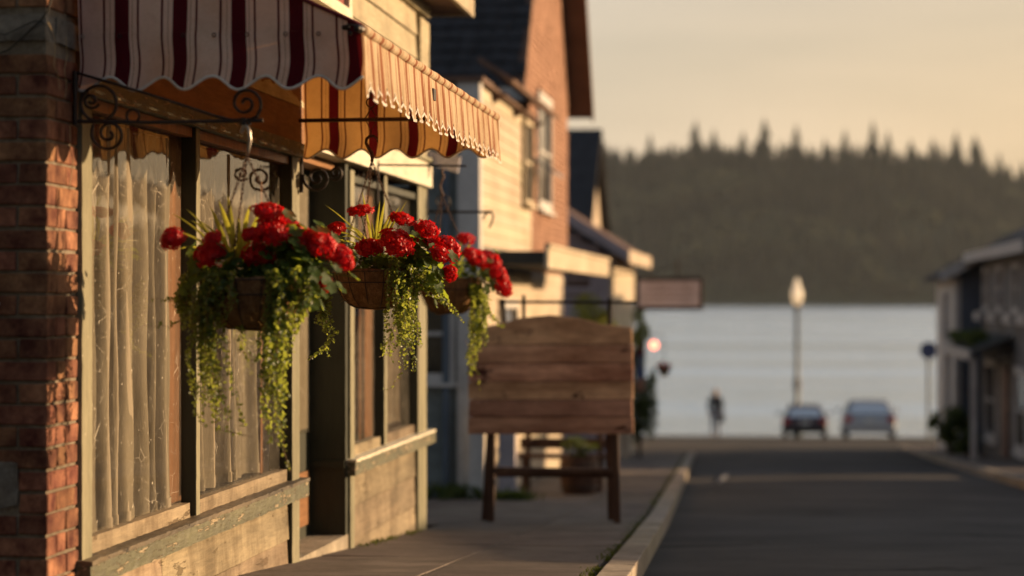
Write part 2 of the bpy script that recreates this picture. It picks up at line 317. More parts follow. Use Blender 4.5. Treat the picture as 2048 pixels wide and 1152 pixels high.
def glass(name, tint=(.93, .93, .9), dust=.1, rough=.012, ior=1.5):
    m, nt, out = base(name); geo = nt.nodes.new('ShaderNodeNewGeometry'); v = geo.outputs['Position']
    tr = nt.nodes.new('ShaderNodeBsdfTransparent'); tr.inputs[0].default_value = (*tint, 1)
    gl = nt.nodes.new('ShaderNodeBsdfGlossy'); gl.inputs['Roughness'].default_value = rough
    bp = N(nt, 'ShaderNodeBump', Strength=.06, Distance=.02); nt.links.new(noi(nt, v, 3, 2), bp.inputs['Height']); nt.links.new(bp.outputs[0], gl.inputs['Normal'])
    fr = nt.nodes.new('ShaderNodeFresnel'); fr.inputs[0].default_value = ior
    ms = nt.nodes.new('ShaderNodeMixShader'); nt.links.new(fr.outputs[0], ms.inputs[0]); nt.links.new(tr.outputs[0], ms.inputs[1]); nt.links.new(gl.outputs[0], ms.inputs[2])
    df = nt.nodes.new('ShaderNodeBsdfDiffuse'); df.inputs[0].default_value = (.8, .74, .62, 1)
    # dust film, specks and fine scratches
    film = ramp2(nt, noi(nt, v, 5, 6, .7, (1, 1, .6)), (dust * .3,) * 3, (dust,) * 3, .35, .7)
    sp = ramp2(nt, noi(nt, v, 62, 2, .5), (0, 0, 0), (.4, .4, .4), .70, .735)
    w1 = N(nt, 'ShaderNodeTexVoronoi', Scale=7.0, feature='DISTANCE_TO_EDGE')
    mpn = nt.nodes.new('ShaderNodeMapping'); mpn.inputs['Rotation'].default_value = (.7, .2, .3); mpn.inputs['Scale'].default_value = (1, .8, 1.7)
    nt.links.new(v, mpn.inputs[0]); nt.links.new(mpn.outputs[0], w1.inputs['Vector'])
    scr = ramp2(nt, w1.outputs['Distance'], (.4, .4, .4), (0, 0, 0), .0, .010)
    msk = ramp2(nt, noi(nt, v, 4.5, 4, .6), (0, 0, 0), (1, 1, 1), .52, .60)
    scr = mixc(nt, 1.0, scr, msk, 'MULTIPLY')
    f = mixc(nt, 1.0, mixc(nt, 1.0, film, sp, 'ADD'), scr, 'ADD')
    m2 = nt.nodes.new('ShaderNodeMixShader'); nt.links.new(f, m2.inputs[0]); nt.links.new(ms.outputs[0], m2.inputs[1]); nt.links.new(df.outputs[0], m2.inputs[2])
    nt.links.new(m2.outputs[0], out.inputs[0]); return m
m_glass = glass('dusty_old_glass', dust=.06, ior=1.7); m_glassfar = glass('window_glass', (.6, .6, .6), dust=.05, rough=.05); m_carglass = glass('car_glass', (.30, .34, .34), dust=.03, rough=.03)
def stripes(name, maroon, cream, tm, tcv, tfac, stain=.5):
    m, nt, out = base(name); uv = nt.nodes.new('ShaderNodeUVMap'); sx = nt.nodes.new('ShaderNodeSeparateXYZ'); nt.links.new(uv.outputs[0], sx.inputs[0])
    fr = N(nt, 'ShaderNodeMath', operation='FRACT'); nt.links.new(sx.outputs[0], fr.inputs[0])
    r = nt.nodes.new('ShaderNodeValToRGB'); r.color_ramp.interpolation = 'CONSTANT'; el = r.color_ramp.elements
    seq = [(0, 1), (.25, 0), (.297, 1), (.306, 0), (.385, 1), (.42, 0), (.795, 1), (.835, 0), (.915, 1), (.924, 0)]
    el[0].position = 0; el[0].color = (1, 1, 1, 1); el[1].position = .25; el[1].color = (0, 0, 0, 1)
    for p_, c_ in seq[2:]:
        e = el.new(p_); e.color = (c_, c_, c_, 1)
    nt.links.new(fr.outputs[0], r.inputs[0])
    geo = nt.nodes.new('ShaderNodeNewGeometry'); v = geo.outputs['Position']
    st = ramp2(nt, noi(nt, v, 5, 6, .7), (.62, .52, .42), (1, 1, 1), .34, .58); fine = noi(nt, v, 330, 2, .5); sp = ramp2(nt, noi(nt, v, 120, 2), (.45, .4, .35), (1, 1, 1), .27, .3)
    def col(a, b): 
        c_ = mixc(nt, r.outputs[0], b, a); c_ = mixc(nt, stain, c_, st, 'MULTIPLY'); c_ = mixc(nt, .5, c_, sp, 'MULTIPLY'); return mixc(nt, .5, c_, ramp2(nt, fine, (.8,)*3, (1.15,)*3, .3, .7), 'MULTIPLY')
    d = nt.nodes.new('ShaderNodeBsdfDiffuse'); t = nt.nodes.new('ShaderNodeBsdfTranslucent'); nt.links.new(col(maroon, cream), d.inputs[0]); nt.links.new(col(tm, tcv), t.inputs[0])
    b0 = N(nt, 'ShaderNodeBump', Strength=.5, Distance=.03); nt.links.new(noi(nt, v, 4.5, 4, .55, (1, 1, .45)), b0.inputs['Height'])
    b = N(nt, 'ShaderNodeBump', Strength=.35, Distance=.002); nt.links.new(fine, b.inputs['Height']); nt.links.new(b0.outputs[0], b.inputs['Normal']); nt.links.new(b.outputs[0], d.inputs['Normal'])
    ms = nt.nodes.new('ShaderNodeMixShader'); ms.inputs[0].default_value = tfac; nt.links.new(d.outputs[0], ms.inputs[1]); nt.links.new(t.outputs[0], ms.inputs[2])
    nt.links.new(ms.outputs[0], out.inputs[0]); return m
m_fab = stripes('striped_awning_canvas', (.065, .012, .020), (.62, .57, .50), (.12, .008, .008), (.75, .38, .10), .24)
m_fabs = stripes('sunlit_front_awning_canvas', (.27, .125, .075), (.50, .40, .28), (.30, .05, .03), (.75, .38, .10), .2)  # front edge recoloured paler and warmer, its sunlit look put into the stripes
m_maroonc = M('maroon_canvas_piping', (.10, .016, .024), None, 30, .8, .2, .3)
m_bind = M('pale_canvas_binding', (.50, .47, .42), None, 20, .85, .2, .4, .002, 200)
def emis(name, c, s):
    m, nt, out = base(name); e = nt.nodes.new('ShaderNodeEmission'); e.inputs[0].default_value = (*c, 1); e.inputs[1].default_value = s; nt.links.new(e.outputs[0], out.inputs[0]); return m
m_lampred = emis('lit_pink_lamp', (1, .22, .12), 3)
def lampglass():
    m, nt, out = base('frosted_lamp_glass'); p = nt.nodes.new('ShaderNodeBsdfPrincipled'); p.inputs['Base Color'].default_value = (.85, .82, .75, 1); p.inputs['Roughness'].default_value = .4
    t = nt.nodes.new('ShaderNodeBsdfTranslucent'); p.inputs['Emission Color'].default_value = (1, .72, .42, 1); p.inputs['Emission Strength'].default_value = .25; t.inputs[0].default_value = (.9, .8, .65, 1); ms = nt.nodes.new('ShaderNodeMixShader'); ms.inputs[0].default_value = .3
    nt.links.new(p.outputs[0], ms.inputs[1]); nt.links.new(t.outputs[0], ms.inputs[2]); nt.links.new(ms.outputs[0], out.inputs[0]); return m
m_frost = lampglass()
def water():
    m, nt, out = base('rippled_water'); geo = nt.nodes.new('ShaderNodeNewGeometry'); v = geo.outputs['Position']
    gl = nt.nodes.new('ShaderNodeBsdfGlossy'); gl.inputs[0].default_value = (.84, .91, .97, 1); gl.inputs['Roughness'].default_value = .24
    df = nt.nodes.new('ShaderNodeBsdfDiffuse'); df.inputs[0].default_value = (.05, .075, .085, 1)
    b1 = N(nt, 'ShaderNodeBump', Strength=1, Distance=.40); nt.links.new(noi(nt, v, .22, 4, .55, (.5, 1.6, 1)), b1.inputs['Height'])
    b2 = N(nt, 'ShaderNodeBump', Strength=1, Distance=2.6); nt.links.new(noi(nt, v, .02, 3, .5, (.4, 2.0, 1)), b2.inputs['Height']); nt.links.new(b1.outputs[0], b2.inputs['Normal'])
    ms = nt.nodes.new('ShaderNodeMixShader'); ms.inputs[0].default_value = .07
    rr_ = ramp2(nt, noi(nt, v, .011, 5, .65, (.6, 1.5, 1)), (.13,) * 3, (.31,) * 3, .30, .70); nt.links.new(rr_, gl.inputs['Roughness'])
    for n_ in (gl, df): nt.links.new(b2.outputs[0], n_.inputs['Normal'])
    nt.links.new(gl.outputs[0], ms.inputs[1]); nt.links.new(df.outputs[0], ms.inputs[2]); nt.links.new(ms.outputs[0], out.inputs[0]); return m
m_water = water()
# ================================================================== THE SETTING
W = -2.32                                    # plane of the near shop front
# ground sheet (asphalt), running down to the quay
def gsheet():
    b = MB(); ys = [-30, -5, 0, 4, 7, 8.2, 9.5, 11, 13, 16, 20, 26, 33, 40, 47, 52, 56, 60, 64, 70, 75, 85, 95, 106]; xs = [-90, -30, -12, -6, -3, -1, 0, 1.2, 2.5, 4, 8, 20, 90]
    n = len(xs)
    vs = [(x, y, R_(y) + (.05 * max(0, 1 - ((x - 1.2) / 2.6) ** 2) if 5 < y < 70 else 0)) for y in ys for x in xs]
    return b.add(vs, [(i*n+j, i*n+j+1, (i+1)*n+j+1, (i+1)*n+j) for i in range(len(ys)-1) for j in range(n-1)])
g = gsheet().build('road', m_asph, smooth=True, at=(0, 40, -2)); g['kind'] = 'structure'
b = MB(); b.box(-90, 90, 106.02, 107, -9, -6.02)
b.build('quay_wall', m_cement, kind='structure')
b = MB(); nx, ny = 40, 60
wy = [60 + 4500 * (j / ny) ** 2 for j in range(ny + 1)]
b.add([(-3500 + 7000 * i / nx, wy[j], -6.7) for j in range(ny + 1) for i in range(nx + 1)], [(j*(nx+1)+i, j*(nx+1)+i+1, (j+1)*(nx+1)+i+1, (j+1)*(nx+1)+i) for j in range(ny) for i in range(nx)])
b.build('water', m_water, kind='structure', at=(0, 1000, -6.7))
# far wooded hill
SH = 2400
RIDGE = [(400, 330), (1100, 338), (1250, 336), (1420, 330), (1600, 334), (1760, 340), (1880, 356), (1980, 378), (2080, 400), (2300, 430), (2800, 470), (3600, 520)]
def ridge_px(px):
    for (a, b_), (c, d) in zip(RIDGE, RIDGE[1:]):
        if px <= c: return b_ + (d - b_) * (px - a) / (c - a)
    return 520
def hill_z(x, y):
    t = max(0, min(1, (y - SH) / 480))
    a = -atan(x / y); px = 1024 - F * tan(a - TH)
    top = (HY - ridge_px(max(410, px))) * 2880 / F
    n_ = noise.noise(Vector((x * .004, y * .004, 0))) * 14
    return -7.2 + (top + 7) * (t ** .8) + (n_ * t * (1.2 - t))
b = MB(); nx, ny = 90, 24
xs = [-2200 + 4400 * i / nx for i in range(nx + 1)]; ys = [SH - 60 + 32 * j for j in range(ny + 1)]
b.add([(x, y, hill_z(x, y) if y < SH + 490 else hill_z(x, SH + 480) - (y - SH - 480) * .4) for y in ys for x in xs],
      [(j*(nx+1)+i, j*(nx+1)+i+1, (j+1)*(nx+1)+i+1, (j+1)*(nx+1)+i) for j in range(ny) for i in range(nx)])
b.build('hill', m_hill, smooth=True, kind='structure')
b = MB(); b2_ = MB(); r2 = random.Random(3)
def conifer(b, x, y, z, h, n=6, k_=1.0):
    rad = h * r2.uniform(.14, .21) * k_; a0 = r2.random() * 6.28; vs = []; fs = []
    for k, (f0, f1, rr) in enumerate(((.08, .50, 1.0), (.34, .74, .74), (.6, 1.0, .46))):
        o = len(vs)
        for j in range(n):
            q = a0 + 6.283 * j / n + k; rj = rad * rr * r2.uniform(.65, 1.25); vs.append((x + rj * cos(q), y + rj * sin(q), z + h * (f0 + r2.uniform(-.03, .03))))
        vs.append((x, y, z + h * f1)); fs += [(o + j, o + (j + 1) % n, o + n) for j in range(n)]
    b.add(vs, fs)
def roundtree(b, x, y, z, h, n=7):
    vs = []; fs = []
    for k, (f, rr) in enumerate(((.15, .22), (.45, .42), (.75, .36))):
        vs += [(x + h * rr * r2.uniform(.7, 1.2) * cos(6.283*j/n+k), y + h * rr * r2.uniform(.7, 1.2) * sin(6.283*j/n+k), z + h * (f + r2.uniform(-.06, .06))) for j in range(n)]
    vs.append((x, y, z + h)); fs = [(k*n+j, k*n+(j+1)%n, (k+1)*n+(j+1)%n, (k+1)*n+j) for k in range(2) for j in range(n)] + [(2*n+j, 2*n+(j+1)%n, 3*n) for j in range(n)]
    b.add(vs, fs)
for i in range(7600):
    x = r2.uniform(-760, 1100); y = SH + 12 + 490 * r2.random() ** .8
    a = -atan(x / y); px = 1024 - F * tan(a - TH); py = HY - hill_z(x, y) * F / y
    if 1790 < px < 1910 and 440 < py < 500 and r2.random() < .8: continue      # the clearing
    t = noise.noise(Vector((x * .008, y * .008, 3)))
    if t > .14 and y < SH + 440: roundtree(b2_, x, y, hill_z(x, y) - 2, r2.uniform(14, 24))
    else: conifer(b, x, y, hill_z(x, y) - 2, r2.uniform(17, 30) * (1.1 if y > SH + 420 else 1))
for px, h in ((1212,34),(1300,42),(1255,30),(1345,30),(1392,54),(1428,44),(1486,42),(1528,56),(1560,34),(1592,50),(1620,30),(1650,36),(1690,46),(1745,56),(1776,46),(1822,40),(1866,44),(1882,40),(1912,56),(1950,56),(1962,44),(1998,44),(2018,34),(2045,40)):
    y = SH + 472; x = -y * tan(ang(px)); conifer(b, x, y, hill_z(x, y) - 4, h * 1.12, 9, 1.35)
    for k in range(2): conifer(b, x + r2.uniform(-18, 18), y, hill_z(x, y) - 3, h * r2.uniform(.5, .75), 7, 1.5)
m_broad = M('broadleaf_mass', (.018, .022, .011), (.058, .058, .028), .02, .9, .1, .1, transl=(.08, .08, .03), tfac=.2, bscale=.06)
o = b2_.build('far_broadleaf_wood', m_broad, kind='stuff'); o['label'] = 'olive patches of round crowned trees among the dark conifers across the water'
o = b.build('far_forest', m_forest, kind='stuff'); o['label'] = 'dark hazy conifer forest covering the far shore hill'
b = MB(); b.sheet(lambda u, v: (lambda x, y: Vector((x, y, hill_z(x, y) + 6)))(450 + 95 * u + 30 * (v - .5), SH + 190 + 95 * v), 8, 5)
o = b.build('hill_clearing', m_field, kind='structure')
b = MB(); b.box(-100, -84, SH + 6, SH + 16, -6, 9); b.prism([(-102, 9), (-82, 9), (-92, 16)], 'y', SH + 5, SH + 17)
tag(b.build('far_cottage', m_white), 'tiny pale cottage on the far shore below the forest', 'house')

# pavement of separate concrete slabs, kerb stones, moss in the joint
pave = bpy.data.objects.new('pavement', None); C.objects.link(pave); pave.location = (-1.5, 20, -1.8); ORG['pavement'] = Vector(pave.location); pave['kind'] = 'structure'
def slab(parent, name, x00, x10, x01, x11, y0, y1, th, mat, up=0.0, gap=.006):
    b = MB(); j = [rnd.uniform(-.004, .004) for _ in range(4)]
    b.hexa([(x00+gap, y0+gap, G(y0)-th), (x10-gap, y0+gap, G(y0)-th), (x11-gap, y1-gap, G(y1)-th), (x01+gap, y1-gap, G(y1)-th),
            (x00+gap, y0+gap, G(y0)+up+j[0]), (x10-gap, y0+gap, G(y0)+up+j[1]), (x11-gap, y1-gap, G(y1)+up+j[2]), (x01+gap, y1-gap, G(y1)+up+j[3])])
    return b.build(name, mat, parent, bevel=.006)
y = 6.2
while y < 49.5:
    L = 1.52 if y < 24 else 3.0
    y1 = min(y + L, 50.0)
    inner = lambda t: XK(t) - .15
    mid = lambda t: (inner(t) + W) / 2
    slab(pave, 'paving_slab', mid(y), inner(y) - .03, mid(y1), inner(y1) - .03, y, y1, .2, m_slab)
    slab(pave, 'paving_slab', -2.9 if y > 16 else W - .02, mid(y), -2.9 if y > 16 else W - .02, mid(y1), y, y1, .2, m_slab)
    if y > 15.9: slab(pave, 'paving_slab', -5.5, -2.9, -5.5, -2.9, y, y1, .2, m_slab)
    y = y1
y = 6.0
while y < 49.5:
    y1 = min(y + 1.1, 50)
    slab(pave, 'kerb_stone', XK(y) - .15, XK(y), XK(y1) - .15, XK(y1), y, y1, .35, m_kerb, up=.012, gap=.005); y = y1
b = MB(); b.hexa([(W - 1.2, 11.65, G(11.65) - .2), (W + .0, 11.65, G(11.65) - .2), (W, 13.08, G(13.08) - .2), (W - 1.2, 13.08, G(13.08) - .2),
                  (W - 1.2, 11.65, G(12) + .03), (W, 11.65, G(12) + .03), (W, 13.08, G(12.2) + .03), (W - 1.2, 13.08, G(12.2) + .03)])
b.build('door_step', m_kerb, pave)
def tuft(b, x, y, z, h, n, rad):
    for _ in range(n):
        px_, py_ = x + rnd.gauss(0, rad), y + rnd.gauss(0, rad); a = rnd.random() * 6.28; l = h * rnd.uniform(.4, 1); wv = .004 + .1 * l * rnd.random()
        d = Vector((cos(a), sin(a), 0)); s_ = Vector((-sin(a), cos(a), 0)) * wv; p0 = Vector((px_, py_, z))
        b.add([p0 - s_, p0 + s_, p0 + d * l * .35 + s_ * .7 + Vector((0, 0, l * .7)), p0 + d * l * .8 + Vector((0, 0, l))], [(0, 1, 2), (0, 2, 3)])
b = MB()
for i in range(420):
    y = 8 + 40 * rnd.random() ** 1.5
    if noise.noise(Vector((y * 1.3, 0, 0))) > -.15: tuft(b, XK(y) - .18, y, G(y) - .008, .022, 6, .025)
for i in range(26):
    y = rnd.uniform(13.3, 16); tuft(b, W + .03, y, G(y) - .01, .04, 5, .02)
tag(b.build('joint_moss', m_moss), 'moss and low weeds growing in the joint along the kerb and wall', 'moss', kind='stuff')
def weeds(x, y, r, h, label):
    b = MB()
    for i in range(60): tuft(b, x + rnd.gauss(0, r), y + rnd.gauss(0, r * .5), G(y), h, 5, .04)
    tag(b.build('weed_clump', m_bush, at=(x, y, G(y))), label, 'weeds', kind='stuff')
p = P(915, 1000, 23.4); weeds(p.x, 22.9, .25, .16, 'dark weeds at the foot of the blue grey siding by the downpipe')
p = P(1030, 1000, 22.6); weeds(p.x, 22.6, .10, .10, 'small green weed clump at the foot of the pale porch pillar')

# right-hand pavement
rp_ = bpy.data.objects.new('right_pavement', None); C.objects.link(rp_); rp_.location = (4, 50, -3); ORG['right_pavement'] = Vector((4, 50, -3)); rp_['kind'] = 'structure'
y = 14
while y < 62: slab(rp_, 'paving_slab', 3.25, 6.5 if y < 38 else 4.6, 3.25, 6.5 if y < 38 else 4.6, y, y + 3, .2, m_slab); slab(rp_, 'kerb_stone', 3.1, 3.25, 3.1, 3.25, y, y + 3, .3, m_kerb, up=.01); y += 3
# painted line curving across the road, with a short parking tick
def line(pts, wd, name):
    b = MB(); vs = []
    for (x, y) in pts:
        for s_ in (-1, 1):
            yy = y + s_ * wd / 2; vs.append((x, yy, R_(yy) + .05 * max(0, 1 - ((x - 1.2) / 2.6) ** 2) + .006))
    b.add(vs, [(2*i, 2*i+2, 2*i+3, 2*i+1) for i in range(len(pts) - 1)]); o = b.build(name, m_line, kind='structure'); return o
def roadpt(px, py):
    Y = 12.0
    for _ in range(60):
        X = -Y * tan(ang(px)); z = R_(Y) + .05 * max(0, 1 - ((X - 1.2) / 2.6) ** 2); pyy = HY - z * F / dep(X, Y)
        Y *= 1 + (pyy - py) * .004
    return (-Y * tan(ang(px)), Y)
line([roadpt(px, 938 + 16 * ((px - 1720) / 330) ** 2) for px in range(1450, 2080, 20)], .16, 'road_line')
b = MB()
pts = [roadpt(*q) for q in ((1384, 981), (1440, 967), (1452, 951))]
vs = [(x + dx, y + dy, R_(y + dy) + .045) for (x, y) in pts for dx, dy in ((-.03, -.5), (.05, .4))]
b.add(vs, [(0, 2, 3, 1), (2, 4, 5, 3)]); b.build('parking_mark', m_line, kind='structure')

# ================================================================== NEAR SHOP BUILDING
shop = thing('shop_building', (W, 12, G(12)), 'nearest cream and green wooden shop front with brick corner pier on the left', 'shop')
def part(b, name, mat, **k): return b.build(name, mat, shop, **k)
# brick pier
PY0, PY1 = 7.56, 7.905; CH = .0708
b = MB(); b.gbox(-3.3, W - .008, PY0 + .008, PY1 - .002, -1.35, 1.15, .03, .0025, 30); part(b, 'mortar_core', m_mortar)
def brick_mesh(L, wdt, H, seed):
    r3 = random.Random(seed); bm = bmesh.new(); bmesh.ops.create_cube(bm, size=1)
    for v in bm.verts: v.co = Vector((v.co.x * wdt, v.co.y * L, v.co.z * H)) + Vector([r3.uniform(-.0022, .0022) for _ in range(3)])
    bmesh.ops.bevel(bm, geom=list(bm.edges), offset=.0035, segments=1, affect='EDGES')
    for v in bm.verts: v.co += Vector([r3.uniform(-.0009, .0009) for _ in range(3)])
    me = bpy.data.meshes.new('brick'); bm.to_mesh(me); bm.free(); me.materials.append(m_brick); return me
BM = {(L, o_): [brick_mesh(*( (L, .095, .0605) if o_ == 'y' else (.095, L, .0605) ), seed=hash((L, k)) % 999) for k in range(4)]
      for L in (.2, .095, .13, .045) for o_ in ('y', 'x')}
def brick(L, o_, x, y, z):
    inst('brick', rnd.choice(BM[(L, o_)]), shop, (x + rnd.uniform(-.0015, .0015), y, z + rnd.uniform(-.001, .001)))
patch_rows = set(); z = -1.33; row = 0
while z < 1.1:
    zc = z + CH / 2; yb = HY - zc * 622
    patch = 925 < yb < 1012; top = 28 < yb < 84
    if top: pass
    elif row % 2 == 0:
        brick(.2, 'y', W - .0475, PY0 + .10, zc); brick(.13, 'y', W - .0475, PY0 + .2755, zc)
        if not patch:
            brick(.2, 'x', W - .095 - .0105 - .1, PY0 + .0475, zc); brick(.2, 'x', W - .095 - .021 - .3, PY0 + .0475, zc); brick(.2, 'x', W - .095 - .0315 - .5, PY0 + .0475, zc)
    else:
        if not patch: brick(.2, 'x', W - .1, PY0 + .0475, zc)
        else: brick(.095, 'x', W - .0475, PY0 + .0475, zc)
        if rnd.random() < .5: brick(.2, 'y', W - .0475, PY0 + .095 + .0105 + .1, zc); brick(.045, 'y', W - .0475, PY0 + .3205, zc)
        else: brick(.095, 'y', W - .0475, PY0 + .153, zc); brick(.13, 'y', W - .0475, PY0 + .276, zc)
        if not patch: brick(.2, 'x', W - .2 - .0105 - .1, PY0 + .0475, zc); brick(.2, 'x', W - .4 - .021 - .1, PY0 + .0475, zc)
    z += CH; row += 1
b = MB(); b.gbox(-3.2, W - .004, PY0 - .006, PY0 + .09, .832, .915, .02, .006, 18); part(b, 'cement_block', m_cement)
b = MB(); b.gbox(W - .09, W + .003, PY0 + .095, PY1, .832, .915, .02, .005, 18); part(b, 'cement_block', m_cement)
b = MB(); b.gbox(-3.2, W - .098, PY0 - .004, PY0 + .09, -.667, -.527, .02, .008, 16); part(b, 'cement_block', m_cement)
b = MB(); b.box(-8, -3.31, PY0, 7.8, -1.35, 3); part(b, 'rear_wall', m_brick)

def board_run(y0, y1, zs, mat, x=W, th=.018, lap=True, brk=True, name='siding_board'):
    for k, (za, zb) in enumerate(zs):
        cuts = [y0, y1]
        if brk and y1 - y0 > 2.5: cuts = [y0, y0 + (y1 - y0) * rnd.uniform(.25, .75), y1]
        for a, c in zip(cuts, cuts[1:]):
            b = MB(); t = th + rnd.uniform(-.002, .002); dz = rnd.uniform(-.003, .003)
            poly = [(x - .03, za + dz), (x + t, za + dz), (x + (t * .45 if lap else t), zb - .006 + dz), (x - .03, zb - .006 + dz)]
            n = max(2, int((c - a) / .25)); ya = a + .0015; yc = c - .0015
            vs = []
            for i in range(n + 1):
                yy = ya + (yc - ya) * i / n
                for (px_, pz_) in poly:
                    vs.append(Vector((px_, yy, pz_)) + noise.noise_vector(Vector((px_, yy * 2.2, pz_ * 5 + k))) * .003)
            fs = [(4*i+j, 4*i+(j+1) % 4, 4*(i+1)+(j+1) % 4, 4*(i+1)+j) for i in range(n) for j in range(4)] + [(3, 2, 1, 0), tuple(4*n+j for j in range(4))]
            part(b.add(vs, fs), name, mat)
WT, SZ = .69, -.88       # window top, sill height
# posts and trims
def post(y0, y1, z0, z1, x1=W + .012, x0=W - .05, mat=m_trim, name='window_post', side=None):
    b = MB(); b.gbox(x0, x1, y0, y1, z0, z1, .04, .0016, 20); o = part(b, name, mat)
    if side:
        b = MB(); b.box(x0 + .001, x1 - .003, y0 - .004, y0 - .0005, z0, z1); part(b, name, side)  # shade on the post's near face put in as a dark strip
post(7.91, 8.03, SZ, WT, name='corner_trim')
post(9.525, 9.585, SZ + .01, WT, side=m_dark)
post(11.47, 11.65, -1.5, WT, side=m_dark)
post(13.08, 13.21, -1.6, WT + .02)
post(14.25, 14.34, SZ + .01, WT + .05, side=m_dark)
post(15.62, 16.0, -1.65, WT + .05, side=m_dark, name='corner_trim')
# sills: nosing, worn top, rail under the glass
for (a, c) in ((7.875, 11.70), (13.02, 16.16)):
    b = MB(); b.gbox(W - .03, W + .05, a, c, SZ - .085, SZ - .012, .03, .0035, 22); part(b, 'window_sill', m_sill)
    b = MB(); b.gbox(W - .06, W + .056, a + .004, c - .004, SZ - .012, SZ + .004, .02, .004, 26); part(b, 'sill_cap', m_silltop if a < 9 else m_header)
for (a, c) in ((8.03, 9.525), (9.585, 11.47), (13.21, 14.25), (14.34, 15.62)):
    b = MB(); b.gbox(W - .055, W - .012, a, c, SZ + .002, SZ + .062, .04, .0018, 20); part(b, 'window_rail', m_cream)
    b = MB(); b.gbox(W - .055, W - .005, a, c, WT - .04, WT - .002, .04, .0018, 20); part(b, 'window_rail', m_brown if a < 12 else m_dark)
# glass panes
for (a, c) in ((8.03, 9.525), (9.585, 11.47), (13.21, 14.25), (14.34, 15.62)):
    b = MB(); b.add([(W - .045, a - .01, SZ + .03), (W - .045, c + .01, SZ + .03), (W - .045, c + .01, WT - .02), (W - .045, a - .01, WT - .02)], [(0, 1, 2, 3)]); part(b, 'window_pane', m_glass)
# stall riser boards
board_run(7.93, 11.46, [(SZ - .085 - .19 * (k + 1), SZ - .085 - .19 * k) for k in range(3)], m_cream, x=W - .02, brk=True)
board_run(13.215, 15.61, [(SZ - .085 - .19 * (k + 1), SZ - .085 - .19 * k) for k in range(4)], m_cream, x=W - .02, brk=False)
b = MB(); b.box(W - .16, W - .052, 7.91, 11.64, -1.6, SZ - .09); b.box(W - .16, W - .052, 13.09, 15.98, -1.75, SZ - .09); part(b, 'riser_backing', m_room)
# header mouldings and bright header board over the second window
b = MB(); b.gbox(W - .06, W + .03, 7.93, 11.66, WT, WT + .035, .05, .004, 20); b.gbox(W - .06, W + .016, 7.93, 11.66, WT + .037, WT + .075, .05, .003, 20); part(b, 'header_moulding', m_sill)
b = MB(); b.gbox(W - .06, W + .004, 7.93, 13.05, WT + .077, 1.30, .08, .003, 10); part(b, 'header_panel', m_ceil)
b = MB(); b.gbox(W - .06, W + .045, 11.9, 16.04, .745, .905, .08, .002, 12); part(b, 'header_board', m_header)
b = MB(); b.gbox(W - .06, W + .07, 11.9, 16.06, .907, .93, .08, .002, 12); part(b, 'header_cap', m_trim)
# upper siding, corner board, eave
board_run(7.93, 15.6, [(.945 + .155 * k, .945 + .155 * (k + 1)) for k in range(6)], m_creamwall, x=W - .01, th=.02)
b = MB(); b.gbox(W - .05, W + .03, 15.6, 16.0, .935, 1.84, .06, .002, 14); part(b, 'corner_board', m_creamwall)
b = MB(); b.gbox(W - .05, W + .035, 7.9, 16.02, 1.875, 1.95, .1, .002, 10); part(b, 'frieze_board', m_creamwall)
b = MB(); b.gbox(-6, W + .24, 7.0, 16.45, 1.95, 1.975, .2, .002, 6); part(b, 'soffit', m_soffit)
b = MB(); b.gbox(W + .242, W + .275, 7.0, 16.47, 1.93, 2.06, .1, .002, 6); b.gbox(-6, W + .24, 16.452, 16.48, 1.94, 2.06, .1, .002, 6); part(b, 'eave_fascia', m_creamwall)
b = MB(); b.prism([(-6, 2.06), (W + .3, 2.06), (-6, 4.6)], 'y', 6.98, 16.5); part(b, 'roof', m_shing)
# body: end wall, room shell
b = MB(); b.box(-6, W - .055, 15.85, 15.98, -1.8, .74); part(b, 'end_wall', m_grey)
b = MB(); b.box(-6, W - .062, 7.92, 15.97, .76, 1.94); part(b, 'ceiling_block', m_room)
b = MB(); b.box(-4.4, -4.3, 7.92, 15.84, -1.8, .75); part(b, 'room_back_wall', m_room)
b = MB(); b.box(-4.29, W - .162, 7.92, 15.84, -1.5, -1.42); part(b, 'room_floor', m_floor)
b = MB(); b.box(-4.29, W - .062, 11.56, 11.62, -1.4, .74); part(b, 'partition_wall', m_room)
# door recess: far return wall faces the street's near end, with a glazed door leaf at the back
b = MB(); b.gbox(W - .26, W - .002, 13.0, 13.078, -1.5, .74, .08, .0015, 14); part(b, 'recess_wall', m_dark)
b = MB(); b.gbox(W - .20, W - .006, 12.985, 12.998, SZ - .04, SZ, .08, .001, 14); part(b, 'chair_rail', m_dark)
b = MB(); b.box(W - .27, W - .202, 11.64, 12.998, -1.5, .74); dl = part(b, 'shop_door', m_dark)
b = MB(); b.sheet(lambda u, v: Vector((W - .196 + .003 * sin(u * 60), 11.95 + 1.0 * u, -.70 + 1.34 * v)), 60, 2); o = part(b, 'door_blind', m_curtain, smooth=True); o.parent = dl; o.location = (0, 0, 0)
b = MB(); b.add([(W - .188, 11.93, -.72), (W - .188, 12.96, -.72), (W - .188, 12.96, .66), (W - .188, 11.93, .66)], [(0, 1, 2, 3)]); o = part(b, 'door_glass', m_glass); o.parent = dl; o.location = (0, 0, 0)
b = MB(); b.gbox(W - .2015, W - .192, 11.95, 12.95, -1.22, -.93, .05, .001, 14); o = part(b, 'door_panel', m_ceil); o.parent = dl; o.location = (0, 0, 0)
b = MB(); b.box(-3.4, W - .06, 11.66, 12.99, .70, .735); part(b, 'recess_soffit', m_ceil)
